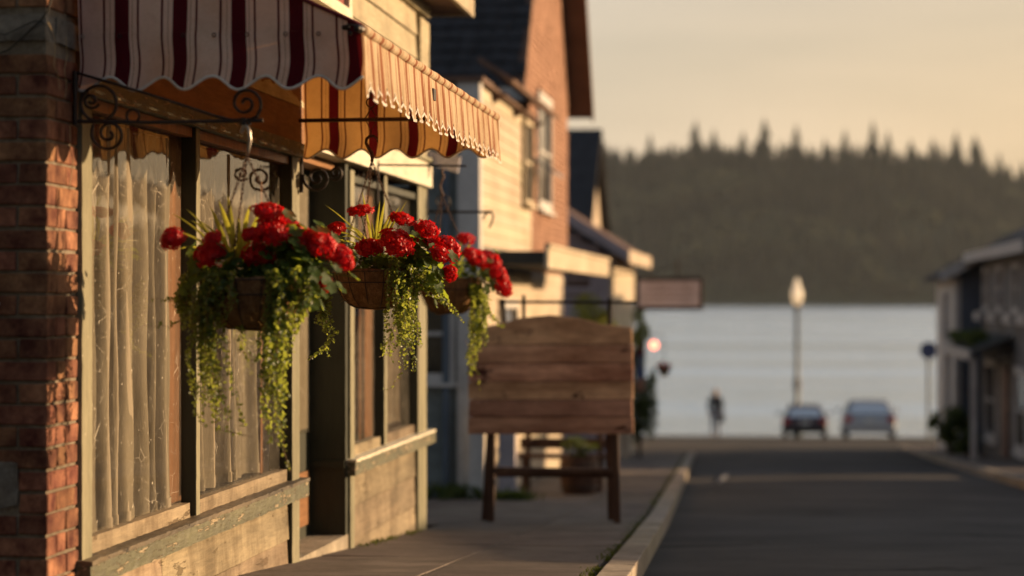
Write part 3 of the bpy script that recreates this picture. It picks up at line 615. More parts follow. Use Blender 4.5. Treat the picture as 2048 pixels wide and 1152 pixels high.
# inner window casings seen through the glass
for (a, c) in ((9.40, 9.95), (11.36, 11.555), (14.12, 14.60)):
    b = MB(); b.gbox(W - .17, W - .12, a, c, SZ - .02, .74, .06, .001, 10); part(b, 'inner_casing', m_brown)
b = MB(); b.box(W - .30, W - .10, 7.93, 11.5, SZ - .06, SZ - .03); part(b, 'display_shelf', m_brown)
b = MB(); b.box(W - .30, W - .10, 13.21, 15.7, SZ - .06, SZ - .03); part(b, 'display_shelf', m_brown)

# curtains (they hang inside: things of their own)
def curtain(y0, y1, x, zb, zt, label, seed, am=.044, per=.19):
    r4 = random.Random(seed); ph = [r4.random() * 6 for _ in range(4)]
    fold = []
    def off(y, z):
        s = (y + .02 * sin(z * 2 + ph[3])) / per * 6.283
        v = sin(s + 2.3 * sin(s * .31 + ph[0]) + .5 * sin(s * 1.3 + ph[2])) 
        v = math.copysign(abs(v) ** .75, v)
        return am * v * (.85 + .2 * sin(s * .21 + ph[1])) + .004 * sin(z * 9 + y * 30)
    b = MB(); n = int((y1 - y0) / .008)
    b.sheet(lambda u, v: Vector((x + off(y0 + (y1 - y0) * u, zb + (zt - zb) * v), y0 + (y1 - y0) * u, zb + (zt - zb) * v + (.006 * sin(u * 40) if v == 0 else 0))), n, 14)
    h = thing('window_curtain', (x, (y0 + y1) / 2, zb), label, 'curtain', 'pale curtains inside the shop windows')
    b.build('curtain_cloth', m_curtain, h, smooth=True)
    b = MB(); b.sheet(lambda u, v: Vector((x + .003 + off(y0 + (y1 - y0) * u, zb), y0 + (y1 - y0) * u, zb - .001 + .045 * v)), n, 1)
    b.build('hem', m_curtain, h, smooth=True)
    b = MB(); b.tube([(x, y0 - .05, zt), (x, y1 + .05, zt)], .008, 8); b.build('curtain_rod', m_galv, h, smooth=True)
curtain(7.98, 9.385, W - .085, -.825, .63, 'pale sheer curtain in the large left window beside the brick pier', 1)
curtain(9.80, 10.97, W - .085, -.80, .63, 'pale sheer curtain in the middle window behind the first hanging basket', 2)
curtain(14.75, 15.45, W - .095, -.78, .5, 'short pale curtain in the window of the second bay beyond the doorway', 3, .015, .12)

# sign over the awning
sg = thing('shop_sign', (W, 11, 1.5), 'maroon sign board with gold lettering and cream frame above the striped awning', 'sign')
b = MB(); b.box(W + .02, W + .045, 9.2, 12.70, 1.55, 1.93); b.build('sign_panel', m_maroon, sg)
for q in ((9.1, 12.79, 1.485, 1.545), ):
    b = MB(); b.gbox(W + .02, W + .075, *q, .1, .0015, 12); b.build('frame_rail', m_header, sg)
for q in ((12.705, 12.79), (9.1, 9.19)):
    b = MB(); b.gbox(W + .02, W + .073, *q, 1.547, 1.93, .1, .0015, 12); b.build('frame_rail', m_header, sg)
for k, yy in enumerate((10.2, 10.7, 11.2, 11.72, 12.2)):      # the lower ends of gold letters
    b = MB()
    for j in range(3): b.box(W + .046, W + .050, yy + j * .10, yy + j * .10 + .045, 1.63, 1.84)
    b.box(W + .0455, W + .0495, yy, yy + .245, 1.80, 1.84); b.box(W + .046, W + .0505, yy - .012, yy + .062, 1.62, 1.633)
    b.build('gold_letter', m_gold, sg)

# ================================================================== AWNING
aw = thing('striped_awning', (W, 9.8, .8), 'maroon and cream striped canvas awning with scalloped edge over the shop windows', 'awning')
AX, AZ, AY0, AY1 = -1.35, .885, 7.85, 11.74; PER = .196; SC = .175
def sag(y, x): return .007 * sin(y * 7.0) + .004 * sin(y * 17 + x * 9)
# top canvas
b = MB(); b.sheet(lambda u, v: Vector((AX + (W + .01 - AX) * v, AY0 + (AY1 - AY0) * u, AZ + .022 + .45 * (AX - (AX + (W + .01 - AX) * v)) - .012 * sin(pi * v) * (1 + .3 * sin(u * 40)))), 120, 10,
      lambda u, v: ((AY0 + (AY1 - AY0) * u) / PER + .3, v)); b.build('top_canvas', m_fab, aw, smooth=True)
# front valance
def val(u, v):
    y = AY0 + (AY1 - AY0) * u; ph = (y - AY0) / SC * 2 * pi
    bot = .70 - .032 * (abs(cos(ph * .5)) * 2 - 1) - .006 * sin(ph * .23) ; z = AZ - .012 + (bot - AZ + .012) * v
    am = min(1, u * 60) * v ** .7 * (.004 * cos(ph) + .003 * sin(ph * 3 + 1.0) + .0022 * sin(ph * 5.3 + 2)) 
    return Vector((AX + .006 + am + .012 * v, y, z))
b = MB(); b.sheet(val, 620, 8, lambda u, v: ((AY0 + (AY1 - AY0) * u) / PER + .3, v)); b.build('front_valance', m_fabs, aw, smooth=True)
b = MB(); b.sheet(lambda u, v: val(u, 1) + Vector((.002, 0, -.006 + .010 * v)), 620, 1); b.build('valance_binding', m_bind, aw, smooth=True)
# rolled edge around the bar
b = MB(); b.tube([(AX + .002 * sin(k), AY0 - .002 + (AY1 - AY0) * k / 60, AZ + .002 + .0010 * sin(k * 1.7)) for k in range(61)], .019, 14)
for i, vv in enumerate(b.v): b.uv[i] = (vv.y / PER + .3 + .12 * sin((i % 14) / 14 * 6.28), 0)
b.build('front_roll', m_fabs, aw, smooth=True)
# side panels
def side(Y, bend):
    x0, x1 = W + .015, AX + .012
    def bot(x): return .715 - .022 * cos((x - x1) / SC * 2 * pi + 2.4)
    def pos(x, z):
        t = (AZ - z) / .2
        return Vector((x + .010 * sin(z * 24 + 1) * max(0, min(1, t)), Y + bend * (.016 * sin(x * 21 + .6) * max(0, min(1, t + .2)) + .008 * sin(x * 9 + z * 12)), z))
    b = MB(); nx_ = 90
    b.sheet(lambda u, v: pos(x0 + (x1 - x0) * u, AZ + (bot(x0 + (x1 - x0) * u) - AZ) * v), nx_, 10, lambda u, v: ((x0 + (x1 - x0) * u) / PER + 7.117, v))
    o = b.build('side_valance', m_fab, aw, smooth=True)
    b = MB(); b.sheet(lambda u, v: pos(x0 + (x1 - x0) * u, AZ + .0005 + v * (.022 + .45 * (x1 - (x0 + (x1 - x0) * u)) - .004)) + Vector((0, bend * .003, 0)), nx_, 8, lambda u, v: ((x0 + (x1 - x0) * u) / PER + 7.117, v))
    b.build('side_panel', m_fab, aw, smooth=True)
    b = MB(); b.tube([pos(x0 + (x1 - x0) * i / nx_, bot(x0 + (x1 - x0) * i / nx_)) for i in range(nx_ + 1)], .0055, 6, flat=.5); b.build('valance_binding', m_bind, aw, smooth=True)
    b = MB(); b.tube([pos(x1 - .012 - (x1 - x0 - .02) * i / 20, AZ + .016 + .45 * ((x1 - x0 - .02) * i / 20) ) for i in range(21)], .0075, 6); b.build('edge_piping', m_maroonc, aw, smooth=True)
side(AY0, 1); side(AY1, 1)
for k, xx in enumerate((-2.285, -2.16, -1.945, -1.84, -1.73, -1.60, -1.49)):      # eyelets and snaps along the seam
    b = MB(); b.tube([(xx + .006 * cos(t), AY0 - .012, AZ - .012 + .006 * sin(t)) for t in [i * pi / 4 for i in range(8)]], .002, 4, closed=True); b.build('eyelet', m_galv if k == 0 else m_iron, aw, smooth=True)
b = MB(); b.tube([(AX, AY0 - .03, AZ), (AX, AY1 + .02, AZ)], .013, 10); b.build('front_bar', m_galv, aw, smooth=True)
b = MB(); b.ball((AX - .006, AY0 - .04, AZ), .013, 10); b.ball((AX - .045, AY0 - .03, AZ + .004), .011, 10, (1.4, .6, .8)); b.ball((AX - .03, AY0 - .035, AZ - .014), .009, 8)
b.tube([(AX - .055, AY0 - .035, AZ + .008), (AX - .03, AY0 - .045, AZ + .012), (AX, AY0 - .045, AZ + .008), (AX + .008, AY0 - .035, AZ - .008)], .004, 6); b.build('corner_bolt', m_iron, aw, smooth=True)
for yy, dz in ((AY0 + .05, 0), (10.42, .06), (AY1 - .06, 0)):
    b = MB(); b.tube([(W, yy, AZ - .01 + (.40 if dz else 0)), (AX - .02, yy, AZ + (.012 if dz else -.004))], .010 if dz == 0 else .006, 8); b.build('support_arm', m_rust, aw, smooth=True)
b = MB(); b.box(AX + .012, AX + .018, 9.43, 9.50, .785, .83); b.build('maker_patch', m_iron, aw)
# ================================================================== IRON BRACKETS
def spiral(cx, cy, r0, r1, a0, turns, Y, n=40, asp=1.0):
    out = []
    for i in range(n + 1):
        t = i / n; r = r0 + (r1 - r0) * t; a = a0 + turns * 2 * pi * t; out.append(P(cx + r * cos(a) * asp, cy + r * sin(a), Y))
    return out
BY = 7.83
br = thing('iron_bracket', P(150, 244, BY), 'large scrolled iron bracket fixed beside the brick pier, nearest to the viewer', 'bracket', 'iron brackets for hanging baskets')
b = MB(); b.tube([P(151, 143, BY), P(151, 250, BY)], .0085, 6, flat=1.4); b.build('wall_plate', m_iron, br)
b = MB(); b.tube([P(151, 243, BY), P(300, 245, BY), P(526, 241, BY)], .0065, 8); b.build('horizontal_arm', m_iron, br)
b = MB(); b.tube([P(148, 144, BY), P(230, 168, BY), P(340, 202, BY), P(430, 232, BY), P(462, 240, BY), P(490, 240, BY)], .0055, 6, flat=1.6); b.build('diagonal_strap', m_iron, br)
sp = spiral(198, 208, 34, 33, 0, .86, BY) + spiral(185, 200, 20, 5, 4.5, 1.1, BY, 24)
b = MB(); b.tube(spiral(198, 207, 36, 35, 1.3, .95, BY), .0055, 6, flat=1.6); b.build('scroll_ring', m_iron, br)
b = MB(); b.tube(spiral(183, 201, 17, 4, .4, 1.4, BY, 30), .005, 6, flat=1.6); b.build('scroll', m_iron, br)
b = MB(); b.tube(spiral(266, 232, 13, 12.5, 0, 1.0, BY, 24), .004, 6, flat=1.6); b.build('scroll_ring', m_iron, br)
b = MB(); b.tube(spiral(218, 268, 36, 4, -2.6, -1.75, BY, 60), .0055, 6, flat=1.7); b.build('scroll', m_iron, br)
b = MB(); b.tube([P(500, 240, BY), P(516, 232, BY)] + spiral(491, 207, 33, 5, .75, -1.6, BY, 50), .0055, 6, flat=1.7); b.build('scroll', m_iron, br)
b = MB(); b.tube([P(486, 236, BY), P(486, 250, BY)], .011, 6); b.tube([P(498, 236, BY), P(498, 250, BY)], .008, 6); b.build('collar', m_iron, br)
def hook(Y, pts, r, label, mat=m_rust):
    h = thing('swivel_hook', P(*pts[0], Y), label, 'hook'); b = MB(); b.tube([P(*q, Y) for q in pts], r, 8); b.build('hook_body', mat, h, smooth=True); return h
hk = hook(BY, [(480, 266), (487, 250), (494, 252), (498, 262), (500, 280), (497, 298), (494, 312)], [.003, .005, .006, .0075, .007, .006, .005], 'pale worn steel hook hanging from the end of the nearest iron bracket', m_galv)
b = MB(); b.tube([P(490, 246, BY), P(487, 258, BY), P(482, 266, BY)], .005, 6); b.build('hook_tip', m_galv, hk)
# hook with a diamond link over the middle basket
HM = 10.42
hk = thing('diamond_link_hanger', P(742, 205, HM), 'rusty hanger with a diamond shaped link above the middle basket', 'hook')
def hm(pts, r, name, n=8, closed=False):
    b = MB(); b.tube([P(*q, HM) for q in pts], r, n, closed=closed); b.build(name, m_rust, hk, smooth=True)
hm([(742 + 9 * cos(t), 205 + 10 * sin(t)) for t in [(-.3 + i * .34) for i in range(17)]], .003, 'ring')
hm([(742, 216), (731, 236), (730, 238), (742, 262), (755, 238), (743, 217)], .0026, 'diamond_link', 6)
hm([(742, 262), (742, 276)], .003, 'pin', 6); hm([(742, 196), (742, 122)], .0025, 'pin', 6)
hm([(755, 284), (754, 277), (748, 272), (739, 272), (733, 278), (732, 286), (737, 296), (743, 306), (745, 316), (744, 320)], [.003, .0045, .0055, .006, .0065, .007, .0075, .0085, .009, .005], 's_hook', 10)
b = MB(); b.ball(P(744, 321, HM), .008, 10); b.build('swivel', m_rust, hk, smooth=True)
# bracket on the post between shop window and doorway
B2Y = 11.66
br = thing('iron_bracket', P(602, 340, B2Y), 'scrolled iron bracket on the pale post beside the doorway, half hidden under the awning', 'bracket', 'iron brackets for hanging baskets')
b = MB(); b.tube([P(603, 300, B2Y), P(603, 385, B2Y)], .009, 6, flat=1.4); b.build('wall_plate', m_iron, br)
b = MB(); b.tube(spiral(634, 356, 28, 4, 3.4, -1.7, B2Y, 60), .0075, 6, flat=1.8); b.build('scroll', m_iron, br)
b = MB(); b.tube(spiral(672, 346, 15, 3, 2.4, -1.5, B2Y, 40), .0065, 6, flat=1.8); b.build('scroll', m_iron, br)
# bracket carrying the third basket and one at the far corner
B3Y = 13.8
br = thing('iron_bracket', P(697, 325, B3Y), 'straight iron bracket over the bright header board holding the third basket', 'bracket', 'iron brackets for hanging baskets')
b = MB(); b.tube([Vector((W + .045, B3Y, .80)), Vector((W + .045, B3Y, .55))], .008, 6, flat=1.4); b.build('wall_plate', m_iron, br)
b = MB(); b.tube([Vector((W + .045, B3Y, .775)), Vector((-1.76, B3Y, .765))], .0065, 6); b.build('horizontal_arm', m_iron, br)
b = MB(); b.tube(spiral(736, 350, 22, 4, 3.6, -1.5, B3Y, 40), .005, 6, flat=1.6); b.build('scroll', m_iron, br)
B4Y = 16.02
br = thing('iron_bracket', P(855, 425, B4Y), 'far iron bracket with a curled tip on the corner past the second window', 'bracket', 'iron brackets for hanging baskets')
b = MB(); b.tube([P(853, 370, B4Y), P(853, 436, B4Y)], .010, 6, flat=1.4); b.build('wall_plate', m_iron, br)
b = MB(); b.tube([P(853, 424, B4Y), P(985, 424, B4Y)], .009, 6); b.build('horizontal_arm', m_iron, br)
b = MB(); b.tube([P(966, 438, B4Y), P(971, 428, B4Y), P(982, 424, B4Y), P(987, 432, B4Y), P(984, 444, B4Y), P(978, 456, B4Y)], .007, 6); b.build('curled_tip', m_iron, br)
b = MB(); b.tube(spiral(884, 404, 18, 4, 1.4, -1.5, B4Y, 40), .006, 6, flat=1.6); b.build('scroll', m_iron, br)
hk = hook(B3Y, [(886, 336), (884, 345), (888, 352), (884, 362), (880, 372), (883, 384), (887, 392)], .006, 'blurred rusty hook above the third basket')
# small pink hanging sign at the far corner of the shop
hs = thing('small_hanging_sign', P(878, 318, 15.93), 'small faded pink hanging sign board under the far corner of the awning', 'sign')
b = MB(); q = [P(846, 300, 15.93), P(921, 314, 15.93), P(915, 346, 15.93), P(846, 326, 15.93)]; b.hexa([q[0], q[1], q[2], q[3]] + [v + Vector((0, .03, 0)) for v in q]); b.build('sign_board', m_pinksign, hs)
b = MB(); b.tube([P(850, 292, 15.94), P(922, 306, 15.94)], .008, 6); b.tube([P(852, 296, 15.94), P(852, 303, 15.94)], .005, 5); b.tube([P(912, 304, 15.94), P(912, 314, 15.94)], .005, 5); b.build('hanging_rod', m_iron, hs)

# ================================================================== HANGING BASKETS
def leaf_mesh(seed, lobes=7):
    r5 = random.Random(seed); vs = [(0, 0, 0)]; fs = []; n = 22
    for k, rr in enumerate((.35, .72, 1.0)):
        for j in range(n):
            t = .25 + (2 * pi - .5) * j / (n - 1); lob = 1 + (.10 if k == 2 else .03) * cos((t - pi) * lobes) 
            r = rr * lob * (1 - .10 * cos(t)); z = .16 * rr * rr * cos((t) * lobes * .5) * .5 + .22 * rr * rr - .10 * rr + r5.uniform(-.03, .03) * (k > 0)
            vs.append((-r * cos(t) + .3 * 0, r * sin(t), z))
    for j in range(n - 1): fs.append((0, 1 + j, 2 + j))
    for k in range(2):
        for j in range(n - 1): a = 1 + k * n + j; fs.append((a, a + n, a + n + 1, a + 1))
    me = bpy.data.meshes.new('leaf'); me.from_pydata([(x + .0, y, z) for x, y, z in vs], [], fs); me.materials.append(m_leaf)
    me.polygons.foreach_set('use_smooth', [True] * len(me.polygons)); return me
LEAF = [leaf_mesh(s) for s in range(6)]
def head_mesh(seed, n=64):
    r5 = random.Random(seed); b = MB()
    for i in range(n):
        zc = 1 - 1.62 * (i + .5) / n; rr = math.sqrt(max(0, 1 - zc * zc)); th = i * 2.39996 + r5.uniform(-.2, .2)
        d = Vector((rr * cos(th), rr * sin(th), zc)); d = (d + Vector([r5.uniform(-.12, .12) for _ in range(3)])).normalized()
        c = Vector((d.x, d.y, d.z * .78)) * r5.uniform(.68, 1.06)
        u = d.orthogonal().normalized(); v = d.cross(u); a0 = r5.random() * 6.28; s = r5.uniform(.24, .33)
        for k in range(5):
            a = a0 + k * 1.2566 + r5.uniform(-.15, .15); e = u * cos(a) + v * sin(a); t = d.cross(e); cu = r5.uniform(-.10, .22)
            p0 = c; pl = c + e * s * .55 + t * s * .42 + d * s * cu; pr = c + e * s * .55 - t * s * .42 + d * s * (cu + .08)
            tl = c + e * s * 1.02 + t * s * .30 + d * s * (cu * 1.6 + .05); tr_ = c + e * s * 1.02 - t * s * .30 + d * s * (cu * 1.6 - .08); mt = c + e * s * .62 + d * s * (cu - .10)
            b.add([p0, pl, tl, tr_, pr, mt], [(0, 1, 5), (1, 2, 5), (2, 3, 5), (3, 4, 5), (4, 0, 5)])
    b.ball((0, 0, .05), .66, 8, (1, 1, .8))
    return b.mesh('flower_head', m_petal)
HEAD = [head_mesh(s) for s in range(5)]
def chain(parent, p0, p1, name='chain'):
    b = MB(); d = p1 - p0; L = d.length; d.normalize(); n = int(L / .016); u = d.orthogonal().normalized(); v = d.cross(u)
    for i in range(n):
        c = p0 + d * (L * (i + .5) / n) + Vector((0, 0, -.012 * sin(pi * i / n) * .3)); w_ = u if i % 2 else v; l = L / n * .78; rr = .0045
        pts = [c + d * (l * sin(t)) + w_ * (rr * cos(t)) for t in [k * pi / 4 for k in range(8)]]; b.tube(pts, .0015, 4, closed=True)
    return b.build(name, m_rust, parent)
def path_at(pts, t):
    L = [0]
    for a, c in zip(pts, pts[1:]): L.append(L[-1] + math.dist(a, c))
    s = t * L[-1]
    for i in range(len(pts) - 1):
        if s <= L[i + 1] or i == len(pts) - 2:
            f = (s - L[i]) / max(1e-6, L[i + 1] - L[i]); return tuple(pts[i][k] + (pts[i + 1][k] - pts[i][k]) * f for k in range(2))
def vine(parent, Y, pts, seed, jx=0, leafr=.009, step=.011, dens=1.0, yo=0, stop=1.0):
    """one trailing stem with pairs of small round leaves; pts are picture positions turned into real points at depth Y"""
    r5 = random.Random(seed); s = F / dep(-1.7, Y); n = 26; P3 = []
    for i in range(n + 1):
        t = i / n * stop; x, y_ = path_at(pts, t); wv = jx * s * t
        p = P(x, y_, Y + yo) ; p += Vector((noise.noise(Vector((t * 3, seed * 1.7, 0))) * .05 * t + jx * (.3 + t), noise.noise(Vector((t * 3, seed * 1.7, 9))) * .09 * (.2 + t), noise.noise(Vector((t * 5, seed * 2.3, 5))) * .02 * t))
        P3.append(p)
    b = MB(); b.tube(P3, [.0013 * (1 - .5 * i / n) for i in range(n + 1)], 4)
    sm = b.build('trailing_vine', m_stem, parent)
    b = MB(); L = sum((P3[i + 1] - P3[i]).length for i in range(n)); m = int(L / step)
    for i in range(m):
        t = (i + r5.random() * .6) / m; k = min(n - 1, int(t * n)); f = t * n - k; c = P3[k].lerp(P3[k + 1], f); d = (P3[k + 1] - P3[k]).normalized()
        a_ = r5.random() * 6.28
        for sgn in (0, 1):
            if r5.random() > dens: continue
            a = a_ + sgn * pi + r5.uniform(-.4, .4)
            u = d.orthogonal().normalized(); e = (u * cos(a) + d.cross(u) * sin(a)); e = (e + Vector((0, 0, .25)) + d * .2).normalized()
            R = leafr * r5.uniform(.55, 1.15) * (1 - .35 * t); c1 = c + e * R * 1.25
            nrm = (Vector((r5.uniform(-1, 1), r5.uniform(-1, 1), r5.uniform(-.2, 1)))).normalized(); x_ = (e - nrm * e.dot(nrm)).normalized(); y2 = nrm.cross(x_)
            vs = [c1 - nrm * R * .12] + [c1 + x_ * (R * 1.05 * cos(q)) + y2 * (R * .95 * sin(q)) + nrm * (R * .22 * abs(sin(q))) for q in [j * pi / 3.5 for j in range(7)]]
            b.add(vs, [(0, 1 + j, 1 + (j + 1) % 7) for j in range(7)])
            if R > .006: b.add([c, c + e * R * .4 + u * .0006, c + e * R * .4 - u * .0006], [(0, 1, 2)])
    o = b.build('vine_leaves', m_vine, parent); o['kind'] = 'stuff'; o.parent = sm; o.location = (0, 0, 0)
    return sm
def blade(parent, base_, tip, wd, bend=(0, 0, 0), seed=0):
    r5 = random.Random(seed); n = 9; base_ = Vector(base_); tip = Vector(tip); ctl = base_.lerp(tip, .55) + Vector(bend); b = MB(); vs = []
    ax = (tip - base_).cross(Vector((r5.uniform(-.5, .5), 1, 0))).normalized()
    for i in range(n + 1):
        t = i / n; p = base_ * (1 - t) ** 2 + ctl * 2 * t * (1 - t) + tip * t * t; w_ = wd * (math.sin(pi * min(1, .18 + t * .86)) ** .7) * (1 if t < .98 else .1)
        side_ = ax; nn = side_.cross(tip - base_).normalized()
        vs += [p - side_ * w_, p + nn * w_ * .5, p + side_ * w_]
    b.add(vs, [(3*i+j, 3*i+j+1, 3*i+4+j, 3*i+3+j) for i in range(n) for j in (0, 1)]); return b.build('grass_blade', m_blade, parent, smooth=True)
def basket(px, pyr, pyb, Y, R, label, heads, vines, blades, leaves, top, seed):
    r5 = random.Random(seed); c = P(px, pyr, Y); s = F / dep(c.x, Y); H = (pyb - pyr) / s
    t = thing('hanging_basket', c, label, 'hanging basket', 'hanging baskets of red geraniums along the shop front')
    prof = [(0.001, -H), (R * .40, -H * .995), (R * .60, -H * .90), (R * .78, -H * .68), (R * .91, -H * .38), (R * .985, -H * .08), (R * 1.0, .006), (R * .97, .012), (R * .93, 0), (R * .9, -.03)]
    fine = []
    for (r0, z0), (r1, z1) in zip(prof, prof[1:]): fine += [(r0 + (r1 - r0) * k / 4, z0 + (z1 - z0) * k / 4) for k in range(4)]
    b = MB(); b.lathe(fine + [prof[-1]], c, 72, .009); b.build('coir_liner', m_coir, t, smooth=True)
    b = MB(); b.lathe([(0.001, -.01), (R * .6, -.012), (R * .92, -.02)], c, 24, .01); b.build('potting_soil', m_bark, t)
    b = MB()                                             # loose fibres
    for i in range(900):
        a = r5.random() * 6.283; k = r5.uniform(2.2, 6.2); i0 = int(k); f = k - i0; rr = prof[i0][0] * (1 - f) + prof[i0 + 1][0] * f; z = prof[i0][1] * (1 - f) + prof[i0 + 1][1] * f
        p = c + Vector((rr * cos(a), rr * sin(a), z)); d = Vector((cos(a), sin(a), -.3)); e = Vector([r5.uniform(-1, 1) for _ in range(3)]); l = r5.uniform(.006, .022) * (1.6 if -.9 < a - .3 < .9 else 1)
        q = p + d * l * .5 + e * l * .5; q2 = q + e * l * .7 + Vector((0, 0, -l * .3)); w_ = Vector((0, 0, .00035)) + Vector((.00025, -.00025, 0))
        b.add([p - w_, p + w_, q + w_, q - w_, q2], [(0, 1, 2, 3), (3, 2, 4)])
    o = b.build('loose_fibres', m_fibre, t); o['kind'] = 'stuff'
    # wire frame: two hoops and ribs
    def rad(z):
        for (r0, z0), (r1, z1) in zip(prof, prof[1:7]):
            if z <= z1: return r0 + (r1 - r0) * (z - z0) / max(1e-6, (z1 - z0))
        return R
    for z in (.004, -H * .28, -H * .97):
        rr = rad(z) + .006; b = MB(); b.tube([c + Vector((rr * cos(a), rr * sin(a), z)) for a in [k * pi / 24 for k in range(48)]], .0024, 5, closed=True); b.build('wire_hoop', m_iron, t, smooth=True)
    for k in range(14):
        a = k * 2 * pi / 14 + .12; b = MB(); b.tube([c + Vector(((rad(z) + .0055) * cos(a), (rad(z) + .0055) * sin(a), z)) for z in [(.004 - (H * .975 + .004) * j / 10) for j in range(11)]], .0019, 5); b.build('wire_rib', m_iron, t, smooth=True)
    topv = P(*top, Y)
    for k in range(3):
        a = (2.9, .35, 4.4)[k]; chain(t, topv, c + Vector((R * cos(a), R * sin(a) * .6, .01)))
    # geranium leaves
    def put_leaf(p, out, sz):
        up = (out + Vector([r5.uniform(-.5, .5) for _ in range(3)])).normalized(); q = up.to_track_quat('Z', 'Y').to_matrix() @ Matrix.Rotation(r5.random() * 6.28, 3, 'Z')
        inst('leaf', r5.choice(LEAF), t, p, q.to_euler(), sz)
    n = 0
    for (lx, ly, sx, sy, cnt, sz) in leaves:
        for _ in range(cnt):
            qx, qy = r5.gauss(lx, sx), r5.gauss(ly, sy); yo = r5.uniform(-.8, .9) * R; p = P(qx, qy, Y + yo)
            out = (p - (c + Vector((0, 0, -.02)))); out.z = abs(out.z) + .04; put_leaf(p, out.normalized() + Vector((.0, -.25, .35)), sz * r5.uniform(.6, 1.15))
            if r5.random() < .5:
                b = MB(); b.tube([c + Vector((r5.uniform(-.05, .05), r5.uniform(-.05, .05), .0)), c.lerp(p, .5) + Vector((0, 0, .03)), p], .0016, 4); b.build('leaf_stalk', m_gstem, t)
    # flower heads on their stems
    for k, (hx, hy, hr, sq) in enumerate(heads):
        yo = r5.uniform(-.17, .02); p = P(hx, hy, Y + yo); rr = hr * 1.1 / s
        tilt = (p - (c + Vector((0, 0, -.10)))).normalized(); tilt.z += .5; q = tilt.normalized().to_track_quat('Z', 'Y').to_euler()
        inst('flower_head', HEAD[(k + seed) % 5], t, p, q, (rr, rr, rr * sq))
        b = MB(); b0 = c + (p - c) * .25; b0.z = c.z; b.tube([b0, b0.lerp(p, .6) + Vector((0, 0, .02)), p - tilt.normalized() * rr * .4], [.003, .0024, .002], 5); b.build('flower_stem', m_gstem, t)
        b = MB()
        for j in range(7):
            a = j * .9; e = Vector((cos(a), sin(a), .2)) * rr * .5; b.tube([p - tilt.normalized() * rr * .55, p + e], .0011, 4)
        b.build('flower_stalks', m_gstem, t)
    for k, (bx, by, tx, ty, wd, bnd) in enumerate(blades):
        blade(t, P(bx, by, Y + r5.uniform(-.03, .03)), P(tx, ty, Y + r5.uniform(-.06, .06)), wd, (0, r5.uniform(-.02, .02), bnd), seed * 50 + k)
    for k, v in enumerate(vines):
        pts, cnt, spread, lr, dens = v
        for j in range(cnt):
            jx = r5.gauss(0, spread) / s; dx = (pts[0][0] - px) / s + jx * .3; fr_ = math.sqrt(max(0, R * R - dx * dx)); vine(t, Y, pts, seed * 1000 + k * 40 + j, jx, lr, dens=dens, yo=(-(fr_ + r5.uniform(.004, .035)) if r5.random() < .72 else fr_ * r5.uniform(-.2, 1)) if cnt > 2 else -fr_ * .6, stop=r5.uniform(.45, 1.0) if cnt > 2 else 1.0)
    return t
# nearest basket
basket(508, 562, 660, 7.95, .182, 'nearest hanging basket with long trailing creeper and many red geraniums by the left window',
  [(346,478,23,1.1),(421,507,30,.95),(426,476,18,.8),(519,512,31,.95),(537,422,31,.62),(546,464,35,.9),(583,468,29,1.1),(506,470,20,.9),(640,490,34,.9),(680,512,25,1.1),(651,567,16,1.1),(662,497,24,.8),(566,450,24,.8),(600,484,24,.9),(632,476,22,.8),(690,522,18,1)],
  [([(430,545),(405,600),(408,680),(415,760),(428,870)], 26, 20, .0095, .9), ([(560,560),(545,640),(545,740),(548,830),(560,900)], 19, 20, .0105, .9),
   ([(440,550),(425,600),(415,650),(420,700)], 14, 26, .010, .95), ([(590,540),(610,590),(560,680),(550,760)], 12, 18, .0105, .95),
   ([(560,640),(552,760),(545,830),(560,890),(578,942)], 2, 4, .009, .55), ([(425,690),(430,790),(445,860),(500,872)], 2, 4, .008, .5),
   ([(420,600),(380,625),(345,655),(285,650)], 1, 2, .010, .5), ([(410,590),(370,590),(330,600),(305,597)], 1, 2, .010, .5), ([(400,540),(370,560),(362,610),(378,680)], 8, 9, .010, .9),
   ([(455,545),(440,590),(435,640)], 7, 12, .010, .9), ([(545,545),(548,590),(545,650)], 12, 16, .010, .95), ([(500,560),(490,600),(500,640)], 2, 20, .009, .8), ([(385,545),(368,590),(372,660)], 12, 8, .010, .9), ([(480,650),(490,700),(520,730)], 2, 5, .008, .5)],
  [(470,520,455,388,.011,.02),(475,520,437,400,.010,.02),(465,530,420,412,.009,.02),(480,520,500,408,.011,.02),(485,520,520,420,.011,.02),(478,520,478,432,.010,.02),(492,525,538,438,.009,.02),
   (455,520,340,425,.004,.03),(450,520,372,418,.004,.04),(455,525,335,462,.004,.05),(450,530,355,500,.004,.06),(480,525,395,440,.005,.03),(500,520,560,400,.004,.02),(460,525,380,440,.007,.04)],
  [(440,545,34,24,44,.026),(520,545,40,24,44,.027),(590,505,36,30,60,.028),(400,540,18,30,20,.028),(628,545,22,38,40,.028),(580,490,22,16,22,.038),(590,570,26,20,16,.028)], (494, 312), 2)
